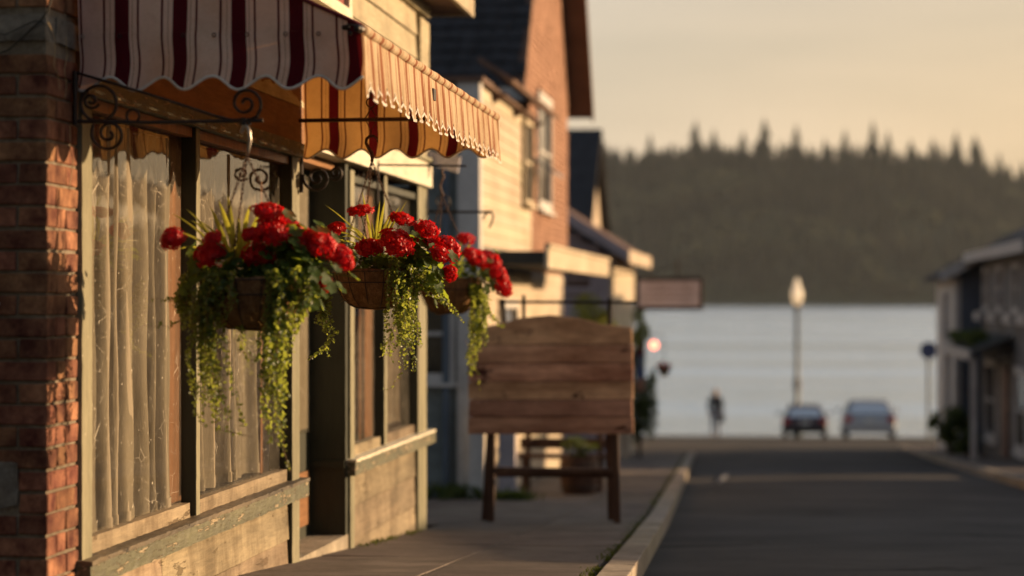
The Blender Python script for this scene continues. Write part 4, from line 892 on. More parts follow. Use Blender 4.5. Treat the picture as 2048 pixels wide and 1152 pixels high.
# middle basket, in focus
basket(752, 545, 618, 10.42, .182, 'middle hanging basket in sharp focus with wire ribbed coir bowl and red geraniums',
  [(721,421,24,.58),(802,438,23,.62),(670,460,20,.8),(738,495,25,.85),(792,485,34,.8),(854,457,23,.8),(853,482,24,.85),(893,499,27,1.05),(880,508,18,1),(898,547,15,1.3),(868,486,18,.9)],
  [([(800,545),(795,600),(800,660),(795,700),(797,745)], 24, 14, .0098, .9), ([(830,550),(822,600),(808,650),(800,700)], 12, 10, .0098, .95),
   ([(800,700),(802,740),(795,765),(762,782)], 1, 2, .007, .6), ([(842,560),(870,590),(905,620),(930,655)], 3, 3, .0095, .95),
   ([(645,560),(640,610),(655,650),(672,700),(674,722)], 3, 6, .010, .9), ([(672,660),(655,690),(615,722)], 1, 2, .009, .8), ([(650,570),(655,620),(640,660)], 8, 12, .010, .95),
   ([(788,670),(762,700),(756,714)], 1, 2, .009, .7), ([(805,640),(812,690),(824,706)], 1, 2, .008, .7), ([(850,540),(858,580),(880,600)], 5, 10, .010, .95), ([(790,520),(790,560),(795,600)], 10, 12, .009, .95), ([(815,530),(830,560),(828,590)], 8, 10, .009, .95)],
  [(745,495,724,382,.006,.01),(748,495,760,400,.006,.01),(752,495,770,398,.008,.01),(755,495,800,412,.008,.01),(752,495,783,425,.007,.01),(745,500,735,430,.006,.01),(760,495,815,400,.0045,.01),
   (745,500,650,410,.0028,.03),(742,500,648,462,.0028,.06),(742,500,655,470,.0028,.07),(744,500,665,455,.0028,.07),(742,505,660,490,.0028,.06),(745,500,672,480,.0028,.07),(748,500,690,455,.003,.05),(742,505,645,485,.0026,.06),
   (748,500,700,450,.003,.03),(745,500,685,500,.003,.05),(750,495,742,440,.006,0),(755,495,762,430,.006,0),(758,495,775,445,.005,0)],
  [(755,520,30,10,18,.028),(715,520,22,8,14,.026),(812,520,24,20,26,.030),(850,530,20,24,30,.032),(700,500,30,12,16,.024),(870,570,12,16,14,.030),(770,525,20,10,14,.032),(835,500,22,16,16,.030)], (744, 322), 3)
# third basket
basket(898, 560, 628, 13.8, .180, 'third hanging basket farthest from the viewer, blurred, with red geraniums beside the corner',
  [(931,478,17,.7),(955,518,21,.9),(978,520,24,.9),(996,548,18,1.0),(1008,577,17,1.1),(940,508,15,.9),(1003,556,15,1)],
  [([(945,570),(950,620),(948,680),(938,752)], 18, 9, .011, .95), ([(955,570),(968,610),(962,660),(950,710)], 10, 7, .011, .95), ([(930,680),(950,740),(960,790)], 1, 2, .009, .3), ([(965,600),(985,640),(1005,652)], 2, 4, .010, .9)],
  [(915,530,905,470,.007,.01),(915,530,925,465,.007,.01),(918,530,950,470,.006,.01),(910,530,885,478,.006,.02)],
  [(905,545,26,10,18,.030),(945,550,22,18,26,.030),(975,575,14,16,16,.028),(935,520,20,12,12,.028)], (884, 392), 4)

# cable, dry tendrils and cobweb on the pier
b = MB(); y_ = PY0 - .02
b.tube([P(-30, 118, y_), P(20, 98, y_), P(60, 60, y_), P(78, 44, y_), P(96, 22, y_), P(108, -20, y_)], .003, 5)
b.tube([P(-30, 60, y_), P(10, 70, y_), P(50, 50, y_), P(70, 42, y_), P(86, 44, y_), P(98, 56, y_), P(106, 80, y_)], .0016, 4)
tag(b.build('black_cable', m_cable), 'thin black cables crossing the shaded top of the brick pier', 'cable')
def tend(pts, label, x):
    b = MB(); b.tube([Q(px_, py_, x) for px_, py_ in pts], .0013, 4); tag(b.build('dry_tendril', m_straw), label, 'dry vine')
tend([(96, 44), (104, 60), (110, 80), (110, 110), (108, 130), (116, 150), (120, 180)], 'thin dry vine tendril hanging over the upper left brick corner', W + .03)
tend([(132, 75), (134, 110), (129, 140), (133, 170), (130, 198)], 'short dry tendril on the shaded bricks left of the iron bracket', W + .03)
tend([(140, 250), (141, 300), (146, 320), (143, 350), (138, 380)], 'dry tendril on the sunlit bricks below the iron bracket', W + .03)
# ================================================================== PLANK BOARD ON THE PAVEMENT
BDY = 17.5
bd = thing('plank_board', (-1.6, BDY, G(BDY)), 'large blank board of knotty brown planks on wooden legs on the pavement', 'sign board')
lines_ = [632, 690, 727, 764, 800, 834, 869]
for k in range(6):
    y0_, y1_ = lines_[k], lines_[k + 1] - 1.2; x0_, x1_ = 938 + rnd.uniform(-1.5, 1.5), 1266 + rnd.uniform(-1.5, 1.5); t0 = rnd.uniform(0, .008)
    if k == 0: poly = [(x0_ + 8, y1_), (x1_ - 2, y1_), (1264, 655), (1200, 648), (1160, 636), (1100, 630), (1040, 636), (1000, 648), (950, 656)]
    else: poly = [(x0_, y1_), (x1_, y1_), (x1_ + rnd.uniform(-1, 1), y0_), (x0_ + rnd.uniform(-1, 1), y0_)]
    pp = [P(*q, BDY) for q in poly]; b = MB(); b.prism([(q.x, q.z) for q in pp], 'y', BDY - .03 - t0, BDY); b.build('plank', m_plank, bd, bevel=.005)
b = MB(); qa, qc = P(945, 866, BDY), P(1259, 662, BDY); b.box(qa.x, qc.x, BDY + .0005, BDY + .0035, qa.z, qc.z); b.build('backing_sheet', m_post, bd)
def bar(x0, y0, x1, y1, wpx, Y, d, name, mat=m_post):
    s = F / dep(-1.6, Y); a, c = P(x0, y0, Y), P(x1, y1, Y); h = wpx / 2 / s; b = MB()
    if abs(x1 - x0) < abs(y1 - y0): b.hexa([(a.x-h, Y, a.z), (a.x+h, Y, a.z), (a.x+h, Y+d, a.z), (a.x-h, Y+d, a.z), (c.x-h, Y, c.z), (c.x+h, Y, c.z), (c.x+h, Y+d, c.z), (c.x-h, Y+d, c.z)])
    else: b.hexa([(a.x, Y, a.z-h), (c.x, Y, c.z-h), (c.x, Y+d, c.z-h), (a.x, Y+d, a.z-h), (a.x, Y, a.z+h), (c.x, Y, c.z+h), (c.x, Y+d, c.z+h), (a.x, Y+d, a.z+h)])
    return b.build(name, mat, bd, bevel=.004)
gz = lambda px, Y: HY - G(Y) * F / dep(-1.6, Y)
bar(981, gz(981, BDY), 985, 662, 14, BDY + .004, .05, 'leg'); bar(1234, gz(1234, BDY) + 2, 1224, 664, 14, BDY + .004, .05, 'leg')
bar(970, gz(970, 18.0), 990, 700, 15, BDY + .28, .05, 'rear_leg'); bar(1222, gz(1222, 18.0), 1214, 700, 13, BDY + .28, .05, 'rear_leg')
bar(990, 940, 1228, 943, 11, BDY + .012, .05, 'crossbar'); bar(990, 950, 1228, 951, 8, BDY + .10, .05, 'crossbar')
bar(1005, 598, 1010, 662, 8, BDY + .06, .03, 'upright', m_iron); bar(1047, 590, 1047, 662, 7, BDY + .06, .03, 'upright', m_iron); bar(1219, 596, 1219, 662, 9, BDY + .06, .03, 'upright', m_iron)
b = MB(); b.tube([P(1000, 604, BDY + .08), P(1272, 605, BDY + .08)], .012, 6); b.build('top_rail', m_iron, bd)

# ================================================================== BUILDING BEYOND (grey, cream and brick)
def shingles(parent, p00, p10, p01, rows, cols, mat=m_shing, name='shingle_courses'):
    p00, p10, p01 = Vector(p00), Vector(p10), Vector(p01); u = p10 - p00; v = p01 - p00; n = u.cross(v).normalized()
    if n.z < 0: n = -n
    b = MB(); r6 = random.Random(rows * 31 + cols)
    for i in range(rows):
        o_ = r6.random()
        for j in range(cols):
            a0 = max(0, (j + (o_ if i % 2 else o_ - .5) - .5) / cols); a1 = min(1, a0 + .96 / cols)
            if a1 <= a0: continue
            h = r6.uniform(.010, .022); e = r6.uniform(-.06, .06) / rows
            q = [p00 + u * a0 + v * (i / rows + e), p00 + u * a1 + v * (i / rows + e), p00 + u * a1 + v * min(1, (i + 1.1) / rows), p00 + u * a0 + v * min(1, (i + 1.1) / rows)]
            b.add([q[0] + n * (h + .01), q[1] + n * (h + .01), q[2] + n * .006, q[3] + n * .006, q[0], q[1]], [(0, 1, 2, 3), (4, 5, 1, 0)])
    o = b.build(name, mat, parent); o['kind'] = 'stuff'; return o
def lapwall(parent, axis, c, a0, a1, z0, z1, step, mat, sgn=1, name='siding_board'):
    z = z0
    while z < z1 - .01:
        zt = min(z1, z + step); b = MB(); t = .018 + rnd.uniform(-.002, .002)
        poly = [(c, z), (c + sgn * t, z), (c + sgn * .005, zt - .003), (c, zt - .003)]
        if axis == 'x': b.prism(poly, 'y', a0, a1)          # wall plane X = c
        else: b.prism([(q[0], q[1]) for q in poly], 'x', a0, a1)
        b.build(name, mat, parent); z = zt
def lapY(parent, Yc, x0, x1, z0, z1, step, mat):            # wall facing the camera (normal -Y)
    z = z0
    while z < z1 - .01:
        zt = min(z1, z + step); t = .018 + rnd.uniform(-.002, .002); b = MB()
        b.hexa([(x0, Yc - t, z), (x1, Yc - t, z), (x1, Yc, z), (x0, Yc, z), (x0, Yc - .005, zt - .003), (x1, Yc - .005, zt - .003), (x1, Yc, zt - .003), (x0, Yc, zt - .003)])
        b.build('siding_board', mat, parent); z = zt
def window(parent, axis, c, a0, a1, z0, z1, sgn=1, fw=.09, fm=m_white, gm=m_glassfar, mull=1, dark=m_room):
    fr = MB(); o1, o2 = c - sgn * .02, c + sgn * .045
    def bx(p0, p1, q0, q1, u0, u1):
        lo, hi = min(u0, u1), max(u0, u1)
        (fr.box(lo, hi, p0, p1, q0, q1) if axis == 'x' else fr.box(p0, p1, lo, hi, q0, q1))
    bx(a0 - fw, a0, z0 - fw, z1 + fw, o1, o2); bx(a1, a1 + fw, z0 - fw, z1 + fw, o1, o2); bx(a0, a1, z1, z1 + fw, o1, o2); bx(a0, a1, z0 - fw, z0, o1, o2)
    bx(a0 - fw - .03, a1 + fw + .03, z0 - fw - .04, z0 - fw - .002, o1, c + sgn * .09)
    if mull: bx(a0, a1, (z0 + z1) / 2 - .02, (z0 + z1) / 2 + .02, c, c + sgn * .03)
    f_ = fr.build('window_frame', fm, parent)
    g_ = MB(); u0 = c + sgn * .008; q_ = [(u0, a0, z0), (u0, a1, z0), (u0, a1, z1), (u0, a0, z1)] if axis == 'x' else [(a0, u0, z0), (a1, u0, z0), (a1, u0, z1), (a0, u0, z1)]
    g_.add(q_, [(0, 1, 2, 3) if (axis == 'x') == (sgn > 0) else (3, 2, 1, 0)]); go = g_.build('window_pane', gm, parent); go.parent = f_; go.location = (0, 0, 0)
    g_ = MB(); u0, u1 = sorted((c + sgn * .001, c + sgn * .004)); (g_.box(u0, u1, a0, a1, z0, z1) if axis == 'x' else g_.box(a0, a1, u0, u1, z0, z1)); go = g_.build('dark_pane_backing', dark, parent); go.parent = f_; go.location = (0, 0, 0)  # thin dark sheet in place of the unlit room behind the pane
    return f_
XB = -2.85
B = thing('gabled_shop_building', (-4, 27, G(27)), 'second shop building with cream boarded bay and tall orange brick gable under a dark roof', 'building')
def bp(b, name, mat, **k): return b.build(name, mat, B, **k)
YB0, YB1 = 23.2, 28.4
b = MB(); b.box(-7.5, XB - .01, YB0 + .02, YB1, -2.5, 2.08); bp(b, 'bay_body', m_grey)
lapY(B, YB0 + .018, -4.6, XB - .20, -2.1, 2.08, .165, m_grey)
b = MB(); b.box(XB - .195, XB + .025, YB0 - .022, YB0 + .015, -2.1, 2.1); b.box(XB - .005, XB + .025, YB0 + .016, YB0 + .2, -2.1, 2.1); bp(b, 'corner_board', m_white)
window(B, 'y', YB0 - .002, -3.95, -3.16, -.72, .05, -1, .09)
b = MB(); b.tube([(XB - .30, YB0 - .05, -2.05), (XB - .30, YB0 - .05, 2.0)], .035, 8); bp(b, 'downpipe', m_blueg)
lapwall(B, 'x', XB - .008, YB0 + .21, YB1, .52, 2.08, .13, m_creamB)
lapwall(B, 'x', XB - .008, YB0 + .21, YB1, -2.2, .3, .13, m_creamB)
window(B, 'x', XB + .008, 27.3, 28.1, 1.14, 2.0, 1, .05, m_creamB)
window(B, 'x', XB + .008, 25.0, 26.4, -1.3, -.1, 1, .10)
# shed roof over the bay with brackets
b = MB(); b.box(-7.5, XB + .06, YB0 - .06, YB1, 2.10, 2.15); bp(b, 'bay_roof', m_soffit)
b = MB(); b.prism([(XB - .1, 2.44), (XB - .1, 2.38), (XB + .24, 2.17), (XB + .26, 2.21)], 'y', YB0 + .9, 29.2); bp(b, 'bay_cornice', m_soffit)
for yy in (24.4, 26.4, 28.4):
    b = MB(); b.prism([(XB, 1.98), (XB + .16, 2.09), (XB, 2.09)], 'y', yy, yy + .09); bp(b, 'eave_bracket', m_soffit)
# main gabled body
YM0, YM1, ZE0, ZE1, YA, ZA = 28.42, 34.6, 2.78, 3.02, 31.7, 6.4; XM = -2.95
b = MB(); b.prism([(YM0, -3), (YM1, -3), (YM1, ZE1), (YA, ZA), (YM0, ZE0)], 'x', -8.5, XM - .08); bp(b, 'main_body', m_brickB)
lapY(B, YM0 - .002, -7, XM, 2.1, 2.7, .15, m_grey)
b = MB(); r6 = random.Random(5); z = .42; k = 0
while z < ZA - .15:
    y0_ = YM0 if z < ZE0 else YM0 + (YA - YM0) * (z - ZE0) / (ZA - ZE0); y1_ = YM1 if z < ZE1 else YM1 - (YM1 - YA) * (z - ZE1) / (ZA - ZE1)
    y = y0_ + (.12 if k % 2 else 0)
    while y < y1_ - .05:
        ye = min(y + .225, y1_); p_ = r6.uniform(0, .008)
        if not (30.1 < (y + ye) / 2 < 31.9 and 1.1 < z < 2.62): b.box(XM - .09, XM + p_, y + .006, ye - .006, z + .005, z + .075)
        y = ye
    z += .08; k += 1
o = bp(b, 'gable_bricks', m_brickB); o['kind'] = 'stuff'
window(B, 'x', XM - .01, 30.25, 31.75, 1.25, 2.5, 1, .12)
b = MB(); b.hexa([(XM, 28.9, 1.72), (XM + .34, 28.9, 1.50), (XM + .34, 30.0, 1.50), (XM, 30.0, 1.72), (XM, 28.9, 1.75), (XM + .34, 28.9, 1.53), (XM + .34, 30.0, 1.53), (XM, 30.0, 1.75)]); bp(b, 'window_hood', m_blueg)
# roof slopes, rakes, fascia
def slope(p0, p1, x0, x1, th, name, mat):
    (ya, za), (yb, zb) = p0, p1; b = MB(); b.hexa([(x0, ya, za - th), (x1, ya, za - th), (x1, yb, zb - th), (x0, yb, zb - th), (x0, ya, za), (x1, ya, za), (x1, yb, zb), (x0, yb, zb)]); return bp(b, name, mat)
slope((YM0 - .35, ZE0 - .32), (YA, ZA + .10), -8.6, XM + .05, .08, 'roof_deck', m_soffit)
shingles(B, (-8.6, YM0 - .36, ZE0 - .31), (XM + .06, YM0 - .36, ZE0 - .31), (-8.6, YA, ZA + .11), 26, 30)
slope((YM1 + .40, ZE1 - .30), (YA, ZA + .10), -8.6, XM + .32, .10, 'roof_deck', m_soffit)
b = MB(); b.hexa([(XM + .321, YM1 + .42, ZE1 - .45), (XM + .35, YM1 + .42, ZE1 - .45), (XM + .35, YA, ZA - .06), (XM + .321, YA, ZA - .06), (XM + .321, YM1 + .42, ZE1 - .27), (XM + .35, YM1 + .42, ZE1 - .27), (XM + .35, YA, ZA + .14), (XM + .321, YA, ZA + .14)]); bp(b, 'rake_board', m_soffit)
b = MB(); b.box(-8.6, XM + .06, YM0 - .40, YM0 - .365, ZE0 - .47, ZE0 - .31); bp(b, 'eave_gutter', m_white)
for xx in (-3.25, -3.9, -4.6):
    b = MB(); b.prism([(YM0 - .3, 2.32), (YM0 - .02, 2.0), (YM0 - .02, 2.32)], 'x', xx, xx + .1); bp(b, 'eave_bracket', m_white)
# street canopy with lit fascia
b = MB(); b.box(XB + .03, -2.23, YB0 + .3, 32.2, .34, .47); bp(b, 'canopy', m_canopy)
b = MB(); b.box(-2.229, -2.19, YB0 + .3, 32.2, .30, .50); b.box(-2.229, -2.17, YB0 + .3, 32.2, .503, .54); bp(b, 'canopy_fascia', m_creamB)
for (x_, y_, m_) in ((-2.62, 22.75, m_white), (-2.33, 22.75, m_lav)):
    pass
# lower shopfront wall of the main body
lapwall(B, 'x', XM - .075, 28.45, 34.6, -2.6, .34, .2, m_creamB)
window(B, 'x', XM + .0, 31.2, 32.6, -1.3, -.35, 1, .1)
# pale porch pillars
po = thing('porch_pillar', P(953, 1010, 22.9), 'pale lavender square pillar behind the left leg of the plank board', 'pillar', 'porch pillars')
s_ = F / dep(-2.7, 22.9)
def pillar(t, x0, x1, Y, yt, mat):
    a, c = P(x0, 1000, Y), P(x1, 1000, Y); b = MB(); b.gbox(a.x, c.x, Y, Y + .16, G(Y) + .10, (HY - yt) / (F / dep(a.x, Y)), .1, .002, 8); b.build('shaft', mat, t)
    b = MB(); b.gbox(a.x - .02, c.x + .02, Y - .02, Y + .18, G(Y), G(Y) + .099, .1, .002, 8); b.build('plinth', mat, t)
pillar(po, 938, 966, 22.9, 800, m_white)
po = thing('porch_pillar', P(1010, 1010, 22.9), 'bluish white narrow pillar just right of the left leg of the plank board', 'pillar', 'porch pillars')
pillar(po, 997, 1030, 22.9, 800, m_lav)
# bench and barrel planter
be = thing('wooden_bench', (-2.2, 25.2, G(25.2)), 'dark brown wooden bench seen under the plank board', 'bench')
def bb(x0, x1, y0, y1, z0, z1, name): b = MB(); b.box(x0, x1, y0, y1, G(25.2) + z0, G(25.2) + z1); b.build(name, m_post, be, bevel=.006)
bb(-2.66, -1.72, 25.30, 25.34, .44, .55, 'backrest_slat'); bb(-2.66, -1.72, 25.30, 25.34, .59, .70, 'backrest_slat')
bb(-2.66, -1.72, 24.9, 25.02, .36, .40, 'seat_slat'); bb(-2.66, -1.72, 25.05, 25.17, .36, .40, 'seat_slat')
for xx in (-2.60, -1.84):
    for yy in (24.92, 25.25): bb(xx, xx + .06, yy, yy + .05, 0, .36 if yy < 25 else .7, 'leg')
bq = P(1158, 985, 24.3); pl = thing('barrel_planter', (bq.x, 24.3, G(24.3)), 'dark wooden barrel planter beside the bench under the plank board', 'planter')
b = MB(); b.lathe([(.001, 0), (.16, 0), (.20, .2), (.19, .38), (.17, .38), (.16, .33), (.001, .33)], (bq.x, 24.3, G(24.3)), 20); b.build('barrel', m_post, pl, smooth=False)
for zz in (.08, .30): b = MB(); b.tube([(bq.x + .197 * cos(a), 24.3 + .197 * sin(a), G(24.3) + zz) for a in [k * pi / 10 for k in range(20)]], .008, 5, closed=True); b.build('barrel_hoop', m_iron, pl)
def leafcloud(name, c, rx, ry, rz, n, size, mat, label=None, cat=None, parent=None, seed=1, trunk=True, flowers=None):
    r6 = random.Random(seed); c = Vector(c); t = parent or thing(name, (c.x, c.y, c.z - rz), label, cat)
    cl = [(Vector((r6.gauss(0, .5), r6.gauss(0, .5), r6.gauss(0, .5))), r6.uniform(.25, .5)) for _ in range(16)]; b = MB()
    for i in range(n):
        cc, cr = r6.choice(cl); d = Vector([r6.gauss(0, 1) for _ in range(3)]).normalized() * r6.random() ** .35 * cr; q = cc + d
        if q.length > 1: q = q.normalized() * r6.uniform(.8, 1.05)
        p = c + Vector((q.x * rx, q.y * ry, q.z * rz)); u = Vector([r6.uniform(-1, 1) for _ in range(3)]).normalized(); v = u.orthogonal().normalized(); s = size * r6.uniform(.6, 1.3)
        b.add([p - u * s, p + v * s * .5, p + u * s, p - v * s * .5], [(0, 1, 2, 3)])
    b.build('foliage', mat, t)
    if flowers:
        b = MB()
        for i in range(flowers[0]):
            d = Vector([r6.gauss(0, 1) for _ in range(3)]).normalized(); b.ball(c + Vector((d.x * rx, d.y * ry, abs(d.z) * rz)), flowers[1], 6)
        b.build('blossoms', m_petal, t)
    if trunk:
        b = MB(); b.tube([c - Vector((0, 0, rz * 1.15)), c + Vector((.03, 0, 0)), c + Vector((.1 * rx, 0, rz * .6))], [size * .9, size * .6, size * .2], 6)
        for k in range(5):
            a = k * 1.3; b.tube([c - Vector((0, 0, rz * .3)), c + Vector((cos(a) * rx * .6, sin(a) * ry * .6, rz * .4))], [size * .4, size * .15], 5)
        b.build('stem', m_bark, t)
    return t
leafcloud('barrel_plant', (bq.x, 24.3, G(24.3) + .47), .2, .2, .12, 260, .03, m_bush, 'low dark plant growing in the barrel planter', 'plant', seed=9)

# ================================================================== LOW HOUSE BEHIND (lavender and cream), tall gable behind it
H3 = thing('low_gabled_house', (-4, 47, G(47)), 'low pale house with cream street wall and sloping pinkish roof edge beyond the brick gable', 'house')
def hp(b, name, mat, **k): return b.build(name, mat, H3, **k)
X3, Y3, Y3b = -2.9, 43.6, 50.4; Z3 = .80
b = MB(); b.prism([(X3 - .01, -4), (X3 - .01, Z3 - .05), (-6.4, Z3 + 2.1), (-9, Z3 + 2.1), (-9, -4)], 'y', Y3 + .02, Y3b); hp(b, 'body', m_lav)
lapY(H3, Y3 + .018, -6.6, X3 - .06, -3.2, Z3, .2, m_lav)
for k in range(8): lapY(H3, Y3 + .018, -6.6, X3 - .06 - .32 * (k + .6), Z3 + .2 * k, Z3 + .2 * k + .2, .2, m_lav)
lapwall(H3, 'x', X3 - .008, Y3 + .06, Y3b, -3.3, Z3, .2, m_creamB)
b = MB(); b.box(X3 - .06, X3 + .02, Y3 - .01, Y3 + .06, -3.3, Z3); hp(b, 'corner_board', m_creamB)
window(H3, 'y', Y3 - .002, -3.75, -3.3, .22, .52, -1, .06, m_lav)
b = MB(); b.prism([(X3 + .30, Z3 - .08), (X3 + .30, Z3 + .04), (-6.5, Z3 + 2.50), (-6.5, Z3 + 2.36)], 'y', Y3 - .45, Y3b + .3); hp(b, 'roof_deck', m_soffit)
b = MB(); b.prism([(X3 + .33, Z3 - .14), (X3 + .33, Z3 + .07), (-6.5, Z3 + 2.55), (-6.5, Z3 + 2.31)], 'y', Y3 - .50, Y3 - .455); hp(b, 'rake_board', m_lav)
b = MB(); b.box(X3 + .301, X3 + .34, Y3 - .45, Y3b + .3, Z3 - .16, Z3 + .08); hp(b, 'eave_fascia', m_creamB)
H4 = thing('tall_gable_house', (-5, 62, G(62)), 'narrow tall gable with a dark steep roof rising behind the low pale house', 'house')
X4 = -4.71; b = MB(); b.prism([(60, -4), (66, -4), (66, 1.9), (63, 4.2), (60, 1.9)], 'x', -10, X4); b.build('gable_wall', m_creamB, H4)
b = MB(); b.hexa([(-10.2, 59.6, 1.72), (X4 + .25, 59.6, 1.72), (X4 + .25, 63, 4.3), (-10.2, 63, 4.3), (-10.2, 59.6, 1.86), (X4 + .25, 59.6, 1.86), (X4 + .25, 63, 4.44), (-10.2, 63, 4.44)]); b.build('roof_slope', m_shing, H4)
b = MB(); b.hexa([(-10.2, 66.4, 1.72), (X4 + .25, 66.4, 1.72), (X4 + .25, 63, 4.3), (-10.2, 63, 4.3), (-10.2, 66.4, 1.86), (X4 + .25, 66.4, 1.86), (X4 + .25, 63, 4.44), (-10.2, 63, 4.44)]); b.build('roof_slope', m_shing, H4)
b = MB(); b.box(-10, X4 + .04, 59.97, 59.995, -3, 1.7); b.build('side_wall', m_lav, H4)
# plants and small things along the left pavement
q = P(1180, 622, 36); leafcloud('yellow_shrub', (q.x, 36, q.z - .25), .42, .5, .5, 1400, .04, m_bushy, 'yellow green shrub above the plank board against the pale house', 'shrub', seed=3)
q = P(1280, 655, 40); leafcloud('climbing_plant', (q.x, 40, q.z), .16, .3, .38, 700, .035, m_bushy, 'small sunlit climbing plant at the right edge of the plank board', 'plant', seed=4)
q = P(1278, 830, 44); leafcloud('dark_shrub', (q.x, 44, G(44) + .95), .34, .5, 1.0, 2600, .045, m_bush, 'tall dark green shrub on the pavement behind the right edge of the plank board', 'shrub', seed=5)
q = P(1328, 738, 42); t = leafcloud('far_hanging_basket', (q.x, 42, q.z + .02), .13, .13, .09, 260, .03, m_bush, 'tiny blurred hanging basket with reddish flowers beside the glowing pink lamp', 'hanging basket', seed=6, trunk=False, flowers=(14, .028))
b = MB(); b.lathe([(.001, -.13), (.06, -.12), (.10, -.03), (.11, 0)], (q.x, 42, q.z), 14); b.build('bowl', m_coir, t)
b = MB(); b.tube([(q.x, 42, q.z + .03), (q.x, 42, q.z + .55), (q.x - .02, 42, q.z + .60), (q.x - .5, 42, q.z + .62)], .007, 5); b.build('hanger', m_iron, t)
q = P(1308, 690, 43); lt = thing('pink_lamp', q, 'small glowing pink lamp on the left above the tiny basket', 'lamp'); b = MB(); b.ball(q, .075, 12); b.build('lit_globe', m_lampred, lt, smooth=True)
b = MB(); b.tube([q + Vector((0, 0, .03)), q + Vector((0, 0, .12)), q + Vector((-.5, 0, .14)), Vector((X3 + .01, 43.7, q.z + .14))], .010, 6); b.build('bracket', m_iron, lt)
q0, q1 = P(1272, 688, 41), P(1290, 782, 41); bn = thing('shop_banner', q0, 'narrow hanging banner striped blue and red beside the pink lamp', 'banner')
n_ = 4
for k, mm in enumerate((m_maroonc, m_blueg, m_bluesign, m_brickB)):
    za = q0.z + (q1.z - q0.z) * k / n_; zb_ = q0.z + (q1.z - q0.z) * (k + 1) / n_ + .003; b = MB(); b.sheet(lambda u, v: Vector((q0.x + (q1.x - q0.x) * u, 41 + .015 * sin(u * 6 + k), za + (zb_ - za) * v)), 6, 2); b.build('banner_band', mm, bn)
b = MB(); b.tube([(q0.x - .75, 41.02, q0.z + .01), (q1.x + .02, 41, q0.z + .01)], .012, 6); b.build('banner_rod', m_iron, bn)
q = P(1250, 900, 43); bo = thing('stone_bollard', (q.x, 43, G(43)), 'short cream stone post in sunlight behind the right leg of the plank board', 'bollard')
b = MB(); b.gbox(q.x - .08, q.x + .08, 42.92, 43.08, G(43), G(43) + .40, .05, .004, 12); b.build('shaft', m_creamB, bo); b = MB(); b.gbox(q.x - .10, q.x + .10, 42.9, 43.1, G(43) + .402, G(43) + .45, .05, .004, 12); b.build('cap', m_creamB, bo)
# hanging street sign
SY = 35.0
hg = thing('hanging_street_sign', P(1340, 588, SY), 'dark framed pinkish grey sign hanging out over the pavement against the water', 'sign')
a, c = P(1271, 620, SY), P(1407, 554, SY); b = MB(); b.box(a.x + .05, c.x - .05, SY - .012, SY + .012, a.z + .05, c.z - .05); b.build('sign_panel', m_pinksign, hg)
for nm, q in (('frame_bar', (a.x, c.x, a.z, a.z + .05)), ('frame_bar', (a.x, c.x, c.z - .05, c.z)), ('frame_bar', (a.x, a.x + .05, a.z + .051, c.z - .051)), ('frame_bar', (c.x - .05, c.x, a.z + .051, c.z - .051))):
    b = MB(); b.box(q[0], q[1], SY - .025, SY + .025, q[2], q[3]); b.build(nm, m_iron, hg, bevel=.006)
for k in range(3):
    b = MB(); zz = c.z - .14 - k * .085
    xx = a.x + .12 + .03 * k
    while xx < c.x - .14 - .03 * k:
        w_ = rnd.uniform(.02, .06); b.box(xx, xx + w_, SY - .0145, SY - .0125, zz, zz + .022); xx += w_ + rnd.uniform(.012, .03)
    b.build('faded_lettering', m_signink, hg)
b = MB(); b.tube([P(1355, 552, SY), P(1355, 522, SY)], .02, 6); b.tube([P(1362, 530, SY), P(1290, 545, SY), P(1180, 551, SY)], .010, 6); b.tube([P(1300, 553, SY), P(1300, 543, SY)], .008, 5); b.build('hanger', m_iron, hg)

# ================================================================== RIGHT SIDE OF THE STREET
def rhouse(name, label, X, Y0, Y1, zE, wallm, facem, cat='house', pitch=.48, gable_dir='x', depth=5.0, ridge=None):
    t = thing(name, (X + 1, (Y0 + Y1) / 2, G(Y0)), label, cat); zb = G(Y1) - .4
    b = MB(); b.box(X + .012, X + depth, Y0 + .012, Y1, zb, zE); b.build('body', wallm, t)
    lapY(t, Y0 + .01, X + .1, X + depth, G(Y0), zE + .0, .18, facem)
    z = G(Y0)
    while z < zE - .02: b = MB(); b.prism([(X + .01, z), (X - .008, z), (X + .005, min(zE, z + .177)), (X + .01, min(zE, z + .177))], 'y', Y0 + .1, Y1); b.build('siding_board', wallm, t); z += .18
    b = MB(); b.box(X - .02, X + .1, Y0 - .015, Y0 + .1, zb, zE); b.build('corner_board', m_white, t)
    return t
R2 = rhouse('slate_blue_house', 'far slate blue house on the right with a pale raked gable edge', 3.83, 52.0, 58.0, .50, m_white, m_blueg)
b = MB(); b.prism([(3.83, .50), (8.8, .50), (6.3, 1.75)], 'y', 52.02, 58); b.build('gable_wall', m_blueg, R2)
for sgn in (0, 1):
    b = MB(); e = (3.55, .40) if sgn == 0 else (9.1, .40); b.prism([e, (e[0], e[1] + .10), (6.3, 1.92), (6.3, 1.80)], 'y', 51.7, 58.3); b.build('roof_slope', m_shing, R2)
b = MB(); b.prism([(3.50, .36), (3.50, .56), (6.3, 1.97), (6.3, 1.76)], 'y', 51.64, 51.69); b.build('rake_board', m_white, R2)
window(R2, 'x', 3.82, 54.2, 55.0, -.9, .1, -1, .08)
R1 = rhouse('taupe_shop_building', 'dark taupe building at the right edge with white sash windows and a red brown door', 4.35, 40.0, 51.6, .93, m_taupe, m_taupe, 'building')
b = MB(); b.prism([(4.0, .80), (4.0, .92), (7.5, 2.3), (7.5, 2.15)], 'y', 39.6, 51.62); b.build('roof_slope', m_shing, R1)
b = MB(); b.box(3.96, 3.998, 39.6, 51.62, .76, .96); b.build('eave_fascia', m_white, R1)
